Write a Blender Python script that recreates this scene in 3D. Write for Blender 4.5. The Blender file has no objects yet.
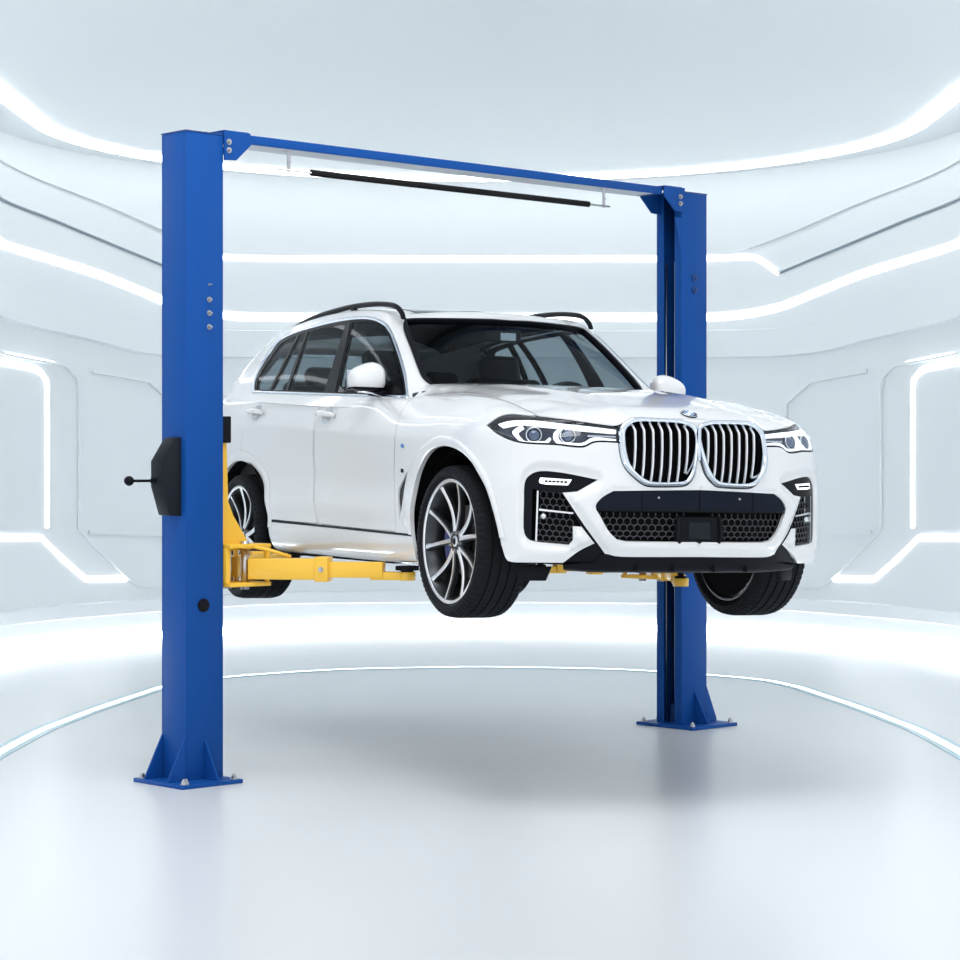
import bpy, bmesh, math, random
import numpy as np
from mathutils import Vector, Matrix
from mathutils.geometry import delaunay_2d_cdt
C = bpy.context.scene.collection
SC = bpy.context.scene
PI = math.pi
CAMH = 1.69
# ---------------- camera ----------------
cam_data = bpy.data.cameras.new('camera'); cam = bpy.data.objects.new('camera', cam_data); C.objects.link(cam)
cam.location = (0, 0, CAMH); cam.rotation_euler = (PI/2, 0, 0)
cam_data.sensor_width = 36; cam_data.lens = 36*2300/960; cam_data.shift_y = -11/960
cam_data.clip_end = 200
SC.camera = cam
# ---------------- world, lights, exposure ----------------
SC.view_settings.view_transform = 'Standard'; SC.view_settings.look = 'None'
SC.view_settings.gamma = 1; SC.view_settings.use_curve_mapping = False
SC.view_settings.exposure = 0.86
world = bpy.data.worlds.new('world'); SC.world = world; world.use_nodes = True
wn = world.node_tree.nodes; wl = world.node_tree.links
bg = wn['Background']
tc = wn.new('ShaderNodeTexCoord'); sx = wn.new('ShaderNodeSeparateXYZ'); rp = wn.new('ShaderNodeValToRGB')
wl.new(tc.outputs['Generated'], sx.inputs[0]); wl.new(sx.outputs['Z'], rp.inputs[0]); wl.new(rp.outputs[0], bg.inputs[0])
rp.color_ramp.elements[0].position = 0.0; rp.color_ramp.elements[0].color = (.88, .90, .92, 1)
rp.color_ramp.elements[1].position = 0.55; rp.color_ramp.elements[1].color = (.55, .575, .60, 1)
bg.inputs[1].default_value = 0.92
def area(name, loc, target, size, sy, power, col=(1, 1, 1)):
    d = bpy.data.lights.new(name, 'AREA'); d.shape = 'RECTANGLE'; d.size = size; d.size_y = sy; d.energy = power; d.color = col
    o = bpy.data.objects.new(name, d); C.objects.link(o); o.location = loc
    o.rotation_euler = (Vector(target)-Vector(loc)).to_track_quat('-Z', 'Y').to_euler()
    return o
area('overhead_softbox', (-.2, 10.0, 7.2), (-.1, 13.2, 0), 4.6, 3.6, 120, (1, .99, .98))
area('front_softbox', (1.4, 1.5, 8.6), (0, 13, 1.4), 2.2, 1.4, 40, (1, .99, .97))

# ---------------- materials ----------------
def mat(name, col, rough=.5, metal=0., coat=0., spec=.5, emit=None, estr=0., noise=None):
    m = bpy.data.materials.new(name); m.use_nodes = True
    b = m.node_tree.nodes['Principled BSDF']
    b.inputs['Base Color'].default_value = (*col, 1); b.inputs['Roughness'].default_value = rough
    b.inputs['Metallic'].default_value = metal; b.inputs['Coat Weight'].default_value = coat
    b.inputs['Coat Roughness'].default_value = .03; b.inputs['Specular IOR Level'].default_value = spec
    if emit: b.inputs['Emission Color'].default_value = (*emit, 1); b.inputs['Emission Strength'].default_value = estr
    if noise:   # slight roughness / tone variation
        nt = m.node_tree; n = nt.nodes.new('ShaderNodeTexNoise'); n.inputs['Scale'].default_value = noise[0]; n.inputs['Detail'].default_value = 4
        t = nt.nodes.new('ShaderNodeTexCoord'); nt.links.new(t.outputs['Object'], n.inputs['Vector'])
        mr = nt.nodes.new('ShaderNodeMapRange'); mr.inputs['To Min'].default_value = rough*(1-noise[1]); mr.inputs['To Max'].default_value = min(1, rough*(1+noise[1]))
        nt.links.new(n.outputs['Fac'], mr.inputs['Value']); nt.links.new(mr.outputs[0], b.inputs['Roughness'])
    return m
def glass_mat(name, tint, refl=1.0):
    m = bpy.data.materials.new(name); m.use_nodes = True; nt = m.node_tree; nt.nodes.clear()
    o = nt.nodes.new('ShaderNodeOutputMaterial'); tr = nt.nodes.new('ShaderNodeBsdfTransparent'); tr.inputs[0].default_value = (*tint, 1)
    g = nt.nodes.new('ShaderNodeBsdfGlossy'); g.inputs['Roughness'].default_value = .01; g.inputs['Color'].default_value = (refl, refl*1.02, refl*1.06, 1)
    f = nt.nodes.new('ShaderNodeFresnel'); ge = nt.nodes.new('ShaderNodeNewGeometry'); ma = nt.nodes.new('ShaderNodeMath'); ma.operation = 'MULTIPLY_ADD'
    ma.inputs[1].default_value = 1/1.45-1.45; ma.inputs[2].default_value = 1.45     # a thin pane reflects alike from both sides
    nt.links.new(ge.outputs['Backfacing'], ma.inputs[0]); nt.links.new(ma.outputs[0], f.inputs[0]); mx = nt.nodes.new('ShaderNodeMixShader')
    nt.links.new(f.outputs[0], mx.inputs[0]); nt.links.new(tr.outputs[0], mx.inputs[1]); nt.links.new(g.outputs[0], mx.inputs[2]); nt.links.new(mx.outputs[0], o.inputs[0])
    return m
M = {}
M['paint'] = mat('white_car_paint', (.67, .68, .69), .28, coat=1)
M['gloss_black'] = mat('gloss_black', (.004, .005, .008), .15, spec=.09)
M['satin_black'] = mat('satin_black', (.006, .007, .010), .35, spec=.07)
M['plastic'] = mat('black_plastic', (.008, .009, .012), .5, spec=.07)
M['panel_blue'] = mat('dark_bumper_panel', (.007, .010, .019), .35, spec=.07)
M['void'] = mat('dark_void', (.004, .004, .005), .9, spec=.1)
M['chrome'] = mat('chrome', (.64, .69, .76), .07, metal=1)
M['satin_chrome'] = mat('satin_chrome', (.62, .64, .67), .22, metal=1)
M['slat'] = mat('grille_slat_metal', (.84, .85, .87), .3, metal=.35)
M['mesh'] = mat('grille_mesh', (.06, .065, .075), .3, metal=.3)
M['rubber'] = mat('tyre_rubber', (.010, .011, .014), .6, spec=.08, noise=(40, .25))
M['rim_dark'] = mat('rim_dark_grey', (.055, .058, .065), .3, metal=.8)
M['rim_face'] = mat('rim_machined_face', (.78, .79, .81), .38, metal=.9)
M['disc'] = mat('brake_disc_steel', (.16, .165, .175), .4, metal=.9)
M['caliper'] = mat('blue_caliper', (.01, .03, .16), .3, coat=.5)
M['glass'] = glass_mat('tinted_window', (.50, .57, .60), .3)
M['ws_glass'] = glass_mat('windshield_glass', (.58, .65, .68), .25)
M['lens'] = glass_mat('lamp_lens', (.86, .90, .94))
M['lamp_bowl'] = mat('lamp_bowl', (.008, .013, .030), .2, metal=.2)
M['drl'] = mat('daytime_light', (.9, .92, .95), .3, emit=(1, 1, 1), estr=.55)
M['projector'] = mat('projector_lens', (.05, .08, .14), .05, metal=.4, coat=1)
M['seat'] = mat('black_leather', (.007, .007, .009), .5, noise=(60, .2))
M['interior'] = mat('dark_trim', (.006, .007, .010), .6)
M['red_lamp'] = mat('red_tail_lamp', (.35, .01, .015), .12, coat=1)
M['lift_blue'] = mat('blue_powder_coat', (.007, .068, .29), .42, spec=.10, noise=(18, .12))
M['lift_dark'] = mat('dark_blue_powder_coat', (.010, .05, .20), .4)  # darker blue for post caps, cylinders and slot covers
M['yellow'] = mat('yellow_powder_coat', (.86, .50, .035), .38, coat=.2, noise=(25, .15))
M['steel'] = mat('bare_steel', (.55, .56, .58), .3, metal=1)
M['zinc'] = mat('zinc_bolt', (.42, .42, .44), .35, metal=1)
M['underside'] = mat('floor_lit_underside', (.55, .60, .66), .5)  # bright floor reflected under the beam, put in as a pale colour
M['edge'] = mat('edge_highlight_steel', (.45, .55, .72), .4)
M['box_black'] = mat('black_moulded_cover', (.014, .016, .022), .38, spec=.07)
M['foam'] = mat('black_foam_sleeve', (.012, .012, .013), .65, spec=.07)
M['wall'] = mat('white_wall_panel', (.86, .895, .915), .45, noise=(2, .1))
M['trim'] = mat('white_wall_trim', (.87, .905, .925), .4)
M['groove'] = mat('grey_wall_groove', (.30, .36, .42), .5)
M['ceiling'] = mat('white_ceiling', (.84, .885, .91), .5)
M['light'] = mat('light_strip', (1, 1, 1), .5, emit=(.97, .99, 1), estr=2.1)
M['light_foot'] = mat('foot_light_strip', (1, 1, 1), .5, emit=(.97, .99, 1), estr=4.2)
M['light_panel'] = mat('panel_light_strip', (1, 1, 1), .5, emit=(.97, .99, 1), estr=3.8)
M['ring_blue'] = mat('pale_blue_inlay', (.40, .60, .68), .3)
M['badge_blue'] = mat('badge_blue', (.02, .16, .50), .3, coat=.5)
M['badge_white'] = mat('badge_white', (.85, .86, .88), .3, coat=.5)
M['floor'] = mat('polished_white_floor', (.67, .70, .725), .30, spec=.4, noise=(1.2, .1))

# ---------------- mesh helpers ----------------
def link(name, me, m=None, parent=None, loc=None, rot=None):
    o = bpy.data.objects.new(name, me); C.objects.link(o)
    if m is not None:
        for x in (m if isinstance(m, (list, tuple)) else [m]): me.materials.append(M[x] if isinstance(x, str) else x)
    if parent is not None: o.parent = parent
    if loc is not None: o.location = loc
    if rot is not None: o.rotation_euler = rot
    return o
def thing(name, label, cat, loc=(0, 0, 0), group=None):
    o = bpy.data.objects.new(name, None); C.objects.link(o); o.location = loc; o['label'] = label; o['category'] = cat; o.empty_display_size = .2
    if group: o['group'] = group
    return o
class MB:
    """collects shapes into one mesh"""
    def __init__(s): s.v = []; s.f = []; s.mi = []; s.sm = []
    def add(s, vs, fs, mi=0, smooth=False):
        k = len(s.v); s.v += [tuple(map(float, x)) for x in vs]
        for f in fs: s.f.append(tuple(i+k for i in f)); s.mi.append(mi); s.sm.append(smooth)
    def box(s, c, d, ax=None, mi=0):
        """box centre c, full sizes d, optional 3 axes"""
        ax = ax or (Vector((1, 0, 0)), Vector((0, 1, 0)), Vector((0, 0, 1))); c = Vector(c)
        vs = [c+ax[0]*(d[0]/2*i)+ax[1]*(d[1]/2*j)+ax[2]*(d[2]/2*k) for i in (-1, 1) for j in (-1, 1) for k in (-1, 1)]
        s.add(vs, [(0, 1, 3, 2), (4, 6, 7, 5), (0, 4, 5, 1), (2, 3, 7, 6), (0, 2, 6, 4), (1, 5, 7, 3)], mi)
    def prism(s, poly, ax_o, ax_a, ax_b, ax_n, d0, d1, mi=0):
        """poly in (a,b) coordinates extruded along n from d0 to d1"""
        o = Vector(ax_o); n = len(poly)
        vs = [o+ax_a*a+ax_b*b+ax_n*d for d in (d0, d1) for a, b in poly]
        fs = [tuple(range(n))[::-1], tuple(range(n, 2*n))]+[(i, (i+1) % n, n+(i+1) % n, n+i) for i in range(n)]
        s.add(vs, fs, mi)
    def tube(s, pts, r, n=12, closed=False, mi=0, cap=True):
        P = [Vector(p) for p in pts]; m = len(P); rs = r if isinstance(r, (list, tuple)) else [r]*m
        vs = []; up = None
        for i, p in enumerate(P):
            t = (P[(i+1) % m]-P[i-1]) if closed else (P[min(i+1, m-1)]-P[max(i-1, 0)])
            t.normalize()
            if up is None: up = Vector((0, 0, 1)) if abs(t.z) < .9 else Vector((1, 0, 0))
            a = t.cross(up).normalized(); up = a.cross(t).normalized()
            vs += [p+(a*math.cos(2*PI*k/n)+up*math.sin(2*PI*k/n))*rs[i] for k in range(n)]
        fs = []
        for i in range(m if closed else m-1):
            j = (i+1) % m
            fs += [(i*n+k, i*n+(k+1) % n, j*n+(k+1) % n, j*n+k) for k in range(n)]
        s.add(vs, fs, mi, True)
        if cap and not closed:
            k = len(s.v)-len(vs)
            s.f.append(tuple(k+i for i in range(n))[::-1]); s.mi.append(mi); s.sm.append(False)
            s.f.append(tuple(k+(m-1)*n+i for i in range(n))); s.mi.append(mi); s.sm.append(False)
    def cyl(s, a, b, r, n=20, mi=0): s.tube([a, b], r, n, mi=mi)
    def lathe(s, prof, axis_o, ax, e1, e2, n=48, mi=0, closed_prof=False, smooth=True):
        """prof: (radius, distance along axis)"""
        o = Vector(axis_o); m = len(prof)
        vs = [o+ax*d+(e1*math.cos(2*PI*k/n)+e2*math.sin(2*PI*k/n))*r for r, d in prof for k in range(n)]
        fs = [(i*n+k, i*n+(k+1) % n, ((i+1) % m)*n+(k+1) % n, ((i+1) % m)*n+k) for i in range(m if closed_prof else m-1) for k in range(n)]
        s.add(vs, fs, mi, smooth)
    def build(s, name, m, parent=None, bevel=0., seg=2, auto=35, loc=None, fix=True):
        me = bpy.data.meshes.new(name); me.from_pydata(s.v, [], s.f)
        for p, mi, sm in zip(me.polygons, s.mi, s.sm): p.material_index = mi; p.use_smooth = sm
        if fix:
            bm = bmesh.new(); bm.from_mesh(me); bmesh.ops.recalc_face_normals(bm, faces=bm.faces)
            if bevel:
                ed = [e for e in bm.edges if len(e.link_faces) == 2 and not (e.link_faces[0].smooth and e.link_faces[1].smooth) and e.calc_face_angle(0) > math.radians(auto)]
                bmesh.ops.bevel(bm, geom=ed, offset=bevel, segments=seg, profile=.5, affect='EDGES', clamp_overlap=True)
                for f in bm.faces: f.smooth = True
            bm.to_mesh(me); bm.free()
            if bevel: set_sharp(me, 40)
        return link(name, me, m, parent, loc)
def set_sharp(me, deg):
    bm = bmesh.new(); bm.from_mesh(me); 
    for e in bm.edges: e.smooth = not (len(e.link_faces) == 2 and e.calc_face_angle(0) > math.radians(deg))
    bm.to_mesh(me); bm.free()
def rbox(name, c, d, bev, m, parent, seg=4, rot=None):
    """rounded box"""
    b = MB(); b.box((0, 0, 0), d); o = b.build(name, m, parent, bevel=bev, seg=seg); o.location = c
    if rot: o.rotation_euler = rot
    return o
def copy_tree(o, parent=None, suffix=None):
    c = o.copy(); C.objects.link(c); c.parent = parent
    for ch in [x for x in C.objects if x.parent == o]: copy_tree(ch, c)
    return c
# ================= the room =================
WR, WCY = 4.3, 19.8
def wallpt(s, z, d=0.):
    """point on the inside of the wall at arc length s from the back centre, inset d"""
    q = WR*PI/2
    if abs(s) <= q:
        a = s/WR; return Vector(((WR-d)*math.sin(a), WCY+(WR-d)*math.cos(a), z))
    g = math.copysign(1, s); return Vector((g*(WR-d), WCY-(abs(s)-q), z))
SEND = WR*PI/2+12.5
CEIL = 4.69
def struct(o): o['kind'] = 'structure'; return o
def wall_part(name, s0, s1):
    b = MB(); n = max(2, int(abs(s1-s0)/.12)); vs = []
    for d in (0, -.18):
        for i in range(n+1):
            s = s0+(s1-s0)*i/n
            vs += [wallpt(s, -.05, d), wallpt(s, CEIL+.15, d)]
    k = 2*(n+1); fs = []
    for i in range(n):
        a = 2*i; fs += [(a, a+1, a+3, a+2), (k+a, k+a+2, k+a+3, k+a+1), (a+1, k+a+1, k+a+3, a+3), (a, a+2, k+a+2, k+a)]
    fs += [(0, k, k+1, 1), (2*n, 2*n+1, k+2*n+1, k+2*n)]
    b.add(vs, fs, 0, True); o = b.build(name, 'wall'); set_sharp(o.data, 30); return struct(o)
wall_part('wall_left', -SEND, -3.2); wall_part('wall_back', -3.2, 3.2); wall_part('wall_right', 3.2, SEND)
b = MB(); b.box((0, 13.5, -.05), (9.0, 23, .1)); struct(b.build('floor', 'floor'))
# ceiling over the far half of the room
b = MB(); n = 64
out = [(WR+.1, 13.2)]+[((WR+.1)*math.cos(PI*i/n), WCY+(WR+.1)*math.sin(PI*i/n)) for i in range(n+1)]+[(-WR-.1, 13.2)]
X, Y, Z = Vector((1, 0, 0)), Vector((0, 1, 0)), Vector((0, 0, 1))
b.prism(out, (0, 0, 0), X, Y, Z, CEIL, CEIL+.16); struct(b.build('ceiling', 'ceiling'))
def resample(pts, step=.1):
    """Catmull-Rom through (s,z) points"""
    P = [np.array(p, float) for p in pts]; o = []
    for i in range(len(P)-1):
        a, c = P[i], P[i+1]; p0 = P[i-1] if i else 2*a-c; p3 = P[i+2] if i+2 < len(P) else 2*c-a
        k = max(1, int(np.linalg.norm(c-a)/step))
        for j in range(k):
            t = j/k; o.append(.5*((2*a)+(c-p0)*t+(2*p0-5*a+4*c-p3)*t*t+(3*a-p0-3*c+p3)*t**3))
    o.append(P[-1]); return [tuple(map(float, x)) for x in o]
def straight(pts, step=.07):
    o = []
    for a, c in zip(pts[:-1], pts[1:]):
        k = max(1, int(math.dist(a, c)/step)); o += [(a[0]+(c[0]-a[0])*i/k, a[1]+(c[1]-a[1])*i/k) for i in range(k)]
    return o+[tuple(pts[-1])]
def extend(pts, slope=True):
    """carry a curve that leaves the picture on along the straight wall"""
    (s1, z1), (s0, z0) = pts[0], pts[1]; k = (z1-z0)/(s1-s0) if slope else 0
    k = max(-.06, min(.06, k))
    return [(SEND-.3, z1+k*(q-s1)*.5+k*.5*(q-s1)*.2) for q in (SEND-.3,)]+[(s1+1.2, z1+k*1.0)]+list(pts)
def ribbon(name, pts, w, d, mtl, th=-.004, mirror=None):
    """raised band of half-width w following (s,z) points on the wall, standing d proud"""
    b = MB(); vs = []; m = len(pts)
    for i, (s, z) in enumerate(pts):
        a, c = pts[max(i-1, 0)], pts[min(i+1, m-1)]; t = np.array([c[0]-a[0], c[1]-a[1]]); L = np.linalg.norm(t) or 1; nx, nz = -t[1]/L, t[0]/L
        for e, dd in ((w, -th), (w, d), (-w, d), (-w, -th)): vs.append(wallpt(s+nx*e, z+nz*e, dd))
    fs = [(4*i+k, 4*i+(k+1) % 4, 4*i+4+(k+1) % 4, 4*i+4+k) for i in range(m-1) for k in range(4)]+[(0, 1, 2, 3), (4*m-1, 4*m-2, 4*m-3, 4*m-4)]
    b.add(vs, fs); return b.build(name, mtl)
neg = lambda pts: [(-s, z) for s, z in pts]
both = lambda pts: neg(pts)+pts[::-1][1:]     # a curve from the left end over the back centre to the right end
def lamp(o, label, group): o['label'] = label; o['category'] = 'light strip'; o['group'] = group; return o
RM = {'groove':[(6.151,4.081),(5.22,4.019),(4.5,3.914),(3.808,3.771),(3.289,3.637)],
 'back_strip':[(3.289,3.637),(3.155,3.729),(3.023,3.802),(2.88,3.828),(2.452,3.835),(1.266,3.876),(0,3.89)],
 'thin':[(6.151,4.431),(4.5,4.272),(3.313,4.008),(2.88,3.916),(2.452,3.91),(1.266,3.946),(0,3.964)],
 'strip_b':[(6.151,3.695),(5.133,3.642),(4.391,3.559),(3.808,3.433),(3.313,3.307),(2.939,3.254),(2.67,3.24),(2.452,3.238),(1.266,3.267),(0,3.277)],
 'low1':[(6.151,3.313),(5.202,3.256),(4.5,3.179),(4.075,3.145),(3.55,3.112),(3.058,3.099),(1.266,3.135),(0,3.146)],
 'low2':[(6.151,3.012),(4.68,2.922),(3.913,2.822),(3.487,2.803),(3.058,2.798),(1.266,2.834),(0,2.843)],
 'back_short':[(2.845,2.87),(2.249,2.887)],
 'ledge':[(6.151,0.43),(4.65,0.419),(3.475,0.423),(2.362,0.435),(1.266,0.432),(0,0.422)],
 'ledge2':[(6.151,0.28),(4.65,0.267),(3.55,0.273),(2.362,0.292),(1.266,0.286),(0,0.281)],
 'panel_outer':[(6.151,2.715),(5.065,2.672),(4.852,2.64),(4.726,2.56),(4.68,2.458),(4.68,1.112)],
 'panel_light':[(6.151,2.639),(5.457,2.613),(5.291,2.576),(5.211,2.505),(5.185,2.404),(5.185,1.147)],
 'panel_top':[(6.151,2.723),(5.593,2.71),(5.065,2.678)],
 'foot_light':[(6.151,1.081),(5.282,1.055),(4.559,0.638),(3.987,0.622)],
 'foot_line':[(6.151,1.149),(4.68,1.112),(3.86,0.546),(3.55,0.515)],
 'octagon':[(4.471,2.626),(4.075,2.597),(3.697,2.555),(3.55,2.46),(3.387,2.345),(3.375,2.077),(3.375,1.184),(3.425,1.045),(4.53,1.089)]}
# ceiling cove light: follows the wall half a metre in
def plan_strip(name, Rr, y0, z0, z1, w, mtl, cyy=WCY):
    b = MB(); vs = []; path = [(Rr, y0)]+[(Rr, y0+(cyy-y0)*i/10) for i in range(1, 10)]+[(Rr*math.cos(PI*i/96), cyy+Rr*math.sin(PI*i/96)) for i in range(97)]+[(-Rr, y0+(cyy-y0)*i/10) for i in range(9, 0, -1)]+[(-Rr, y0)]
    for i, (x, y) in enumerate(path):
        a, c = path[max(i-1, 0)], path[min(i+1, len(path)-1)]; t = Vector((c[0]-a[0], c[1]-a[1], 0)).normalized(); nn = Vector((-t.y, t.x, 0))
        for e, zz in ((w, z0), (w, z1), (-w, z1), (-w, z0)): p = Vector((x, y, 0))+nn*e; vs.append((p.x, p.y, zz))
    m = len(path); fs = [(4*i+k, 4*i+(k+1) % 4, 4*i+4+(k+1) % 4, 4*i+4+k) for i in range(m-1) for k in range(4)]+[(0, 1, 2, 3), (4*m-1, 4*m-2, 4*m-3, 4*m-4)]
    b.add(vs, fs); return b.build(name, mtl)
lamp(plan_strip('light_strip', 3.8, 13.4, CEIL-.045, CEIL-.003, .055, 'light'), 'long curved white light strip set into the ceiling edge, highest of the room', 'room light strips')
sb = both(extend(RM['strip_b'])[::1])
lamp(ribbon('light_strip', resample(sb), .036, .008, 'light'), 'thick white light strip sweeping around the wall at mid height, rising towards both sides', 'room light strips')
bs = both(RM['back_strip'])
lamp(ribbon('light_strip', resample(bs, .06), .024, .008, 'light'), 'thin white light strip on the back wall that kinks down at both ends', 'room light strips')
for q, nm in ((1, 'right'), (-1, 'left')):
    f = (lambda p: p) if q > 0 else neg
    lamp(ribbon('light_strip', resample(f(RM['back_short'])), .018, .008, 'light'), 'short faint light strip on the back wall near the '+('far post' if q > 0 else 'near post'), 'room light strips')
    lamp(ribbon('light_strip', resample(f([(8.5, 2.66)]+RM['panel_light']), .05), .024, .008, 'light_panel'), 'upright rounded light strip framing the '+nm+' wall panel', 'room light strips')
    lamp(ribbon('light_strip', resample(f([(8.5, 2.75)]+RM['panel_top']), .05), .010, .008, 'light'), 'slim light line above the '+nm+' wall panel', 'room light strips')
    fl = RM['foot_light']; seg = []
    for a, c in zip([(8.5, 1.10)]+fl[:-1], fl):
        k = max(1, int(abs(a[0]-c[0])/.08)); seg += [(a[0]+(c[0]-a[0])*i/k, a[1]+(c[1]-a[1])*i/k) for i in range(k)]
    lamp(ribbon('light_strip', f(seg+[fl[-1]]), .021, .008, 'light_panel'), 'stepped light strip low under the '+nm+' wall panel', 'room light strips')
# foot light around the base of the wall
ft = both([(SEND-.3, .05), (6, .05), (3, .05), (0, .05)])
lamp(ribbon('light_strip', resample(ft, .1), .036, .03, 'light_foot'), 'white light strip along the foot of the curved wall above the floor', 'room light strips')
# wall trims
ntrim = [0]
def trim(pts, w, d, mtl='trim', step=.1):
    ntrim[0] += 1; return struct(ribbon('trim_%d' % ntrim[0], resample(pts, step), w, d, mtl))
gv = extend(RM['groove'])
for f in (lambda p: p, neg):
    trim(f(gv), .012, .006, 'groove'); trim(f([(s, z+.024) for s, z in gv]), .012, .03)
    trim(f(extend(RM['panel_outer'])), .010, .03); trim(f(straight(RM['octagon'])), .02, .03); trim(f(straight([(8.5, 1.16)]+RM['foot_line'])), .008, .025)
trim(both(extend(RM['thin'])), .012, .03)
def band(c0, c1, d):
    """wide raised band between two curves"""
    ntrim[0] += 1; a = resample(both(extend(c0)), .1); e = resample(both(extend(c1)), .1)
    ez = lambda s: float(np.interp(s, [p[0] for p in e], [p[1] for p in e])); b = MB(); vs = []
    for s, z in a:
        z1 = ez(s)
        for zz, dd in ((z, -.02), (z-.015, d), (z1+.02, d), (z1, -.02)): vs.append(wallpt(s, zz, dd))
    m = len(a); fs = [(4*i+k, 4*i+(k+1) % 4, 4*i+4+(k+1) % 4, 4*i+4+k) for i in range(m-1) for k in range(4)]+[(0, 1, 2, 3), (4*m-1, 4*m-2, 4*m-3, 4*m-4)]
    b.add(vs, fs); return struct(b.build('trim_%d' % ntrim[0], 'trim'))
band(RM['low1'], RM['low2'], .05)
band(RM['ledge'], RM['ledge2'], .06)
# light ring let into the floor with pale blue borders
RING = [(2.86, 6.0), (2.86, 13.6), (2.76, 15.6), (2.55, 17.2), (2.42, 17.95), (2.15, 18.55), (1.22, 19.33), (.13, 19.6)]
def ring_path():
    h = resample(RING, .15); return h+[(-x, y) for x, y in h[::-1]]
def floor_strip(name, off, w, z, mtl):
    P = ring_path(); b = MB(); vs = []
    for i, (x, y) in enumerate(P):
        a, c = P[max(i-1, 0)], P[min(i+1, len(P)-1)]; t = Vector((c[0]-a[0], c[1]-a[1], 0)).normalized(); nn = Vector((t.y, -t.x, 0)); p = Vector((x, y, 0))+nn*off
        for e, zz in ((w, -.02), (w, z), (-w, z), (-w, -.02)): vs.append((p.x+nn.x*e, p.y+nn.y*e, zz))
    m = len(P); fs = [(4*i+k, 4*i+(k+1) % 4, 4*i+4+(k+1) % 4, 4*i+4+k) for i in range(m-1) for k in range(4)]+[(0, 1, 2, 3), (4*m-1, 4*m-2, 4*m-3, 4*m-4)]
    b.add(vs, fs); return b.build(name, mtl)
for off in (.054, -.054): ntrim[0] += 1; struct(floor_strip('trim_%d' % ntrim[0], off, .024, .006, 'ring_blue'))
lamp(floor_strip('light_strip', 0, .03, .005, 'light'), 'light line set in the floor between two pale blue borders, curving around the lift', 'room light strips')
# ================= the two post lift =================
LU = Vector((.728, .685, 0)).normalized(); LV = Vector((-LU.y, LU.x, 0)); LZ = Vector((0, 0, 1))
PL = Vector((-1.574, 12.30, 0)); PH = 3.50
PR = Vector((1.316, 15.02, 0))
PU, PV = .25, .22
lift = thing('car_lift', 'blue two post car lift with overhead beam and yellow arms holding up the white car', 'car lift', tuple((PL+PR)/2))
LO = Vector(lift.location)
AX = (LU, LV, LZ)
def LP(base, u, v, z): return base+LU*u+LV*v+LZ*z-LO
def channel(base, sgn):
    """C-section post; sgn +1 opens towards +u"""
    b = MB(); t = .012; lip = .062
    u0, u1 = (0, PU)
    def bx(ua, ub, va, vb, z0=.02, z1=PH): b.box(LP(base, (ua+ub)/2, (va+vb)/2, (z0+z1)/2), (ub-ua, vb-va, z1-z0), AX)
    bx(u0, u1, 0, t); bx(u0, u1, PV-t, PV)
    if sgn > 0: bx(0, t, t, PV-t); bx(PU-t, PU, t, lip); bx(PU-t, PU, PV-lip, PV-t)
    else: bx(PU-t, PU, t, PV-t); bx(0, t, t, lip); bx(0, t, PV-lip, PV-t)
    return b
def bolt(parent, p, ax, r=.012, h=.014, name='bolt', m='zinc'):
    b = MB(); ax = Vector(ax).normalized(); e = Vector((0, 0, 1)) if abs(ax.z) < .9 else Vector((1, 0, 0)); e1 = ax.cross(e).normalized(); e2 = ax.cross(e1)
    b.prism([(r*math.cos(PI*k/3), r*math.sin(PI*k/3)) for k in range(6)], p, e1, e2, ax, 0, h)
    b.cyl(Vector(p)-ax*.002, Vector(p)+ax*.003, r*1.5, 16); b.cyl(Vector(p)+ax*h*.5, Vector(p)+ax*h*1.6, r*.5, 10)
    return b.build(name, m, parent)
def post(base, sgn):
    p = channel(base, sgn).build('post', 'lift_blue', lift, bevel=.004)
    b = MB(); b.box(LP(base, PU/2, PV/2, PH+.003), (PU+.006, PV+.006, .006), AX); b.build('post_cap', 'lift_dark', p)
    # base plate
    ua, ub = (-.13, .27) if sgn > 0 else (-.08, .36); va, vb = -.15, .30
    if sgn < 0: va, vb = -.17, .33
    b = MB(); b.box(LP(base, (ua+ub)/2, (va+vb)/2, .011), (ub-ua, vb-va, .022), AX); b.build('base_plate', 'lift_blue', p, bevel=.003)
    # gussets
    o = -1 if sgn > 0 else 1; ue = 0 if sgn > 0 else PU; gl = .112 if sgn > 0 else .10; gh = .235
    for v in (.006, PV-.006):
        b = MB(); b.prism([(0, 0), (gl, 0), (gl, .015), (.0, gh)], LP(base, ue, v, .022), LU*o, LZ, LV, -.006, .006); b.build('gusset', 'lift_blue', p, bevel=.0015, seg=1)
    for v0, d in ((0, -1), (PV, 1)):
        b = MB(); b.prism([(0, 0), (.115, 0), (.115, .012), (0, gh*.9)], LP(base, PU*.52, v0, .022), LV*d, LZ, LU, -.006, .006); b.build('gusset', 'lift_blue', p, bevel=.0015, seg=1)
    for u, v in ((ua+.035, va+.035), (ua+.035, vb-.035), (ub-.035, va+.035), (ub-.035, vb-.035), (ue+o*.08, va+.035)):
        q = bolt(p, LP(base, u, v, .022), (0, 0, 1), .015, .018, 'anchor_bolt')
    # cables and slide rail inside the channel
    ui = PU-.03 if sgn > 0 else .03
    for v in (.085, .16): b = MB(); b.cyl(LP(base, ui, v, .05), LP(base, ui, v, PH-.45), .005, 8); b.build('lift_cable', 'steel', p)
    b = MB(); b.box(LP(base, PU/2, PV/2, .08), (.12, .10, .12), AX); b.cyl(LP(base, PU/2, PV/2, .14), LP(base, PU/2, PV/2, 1.0), .03, 16); b.build('hydraulic_cylinder', 'lift_dark', p)
    return p
postL = post(PL, 1); postR = post(PR, -1)
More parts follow.
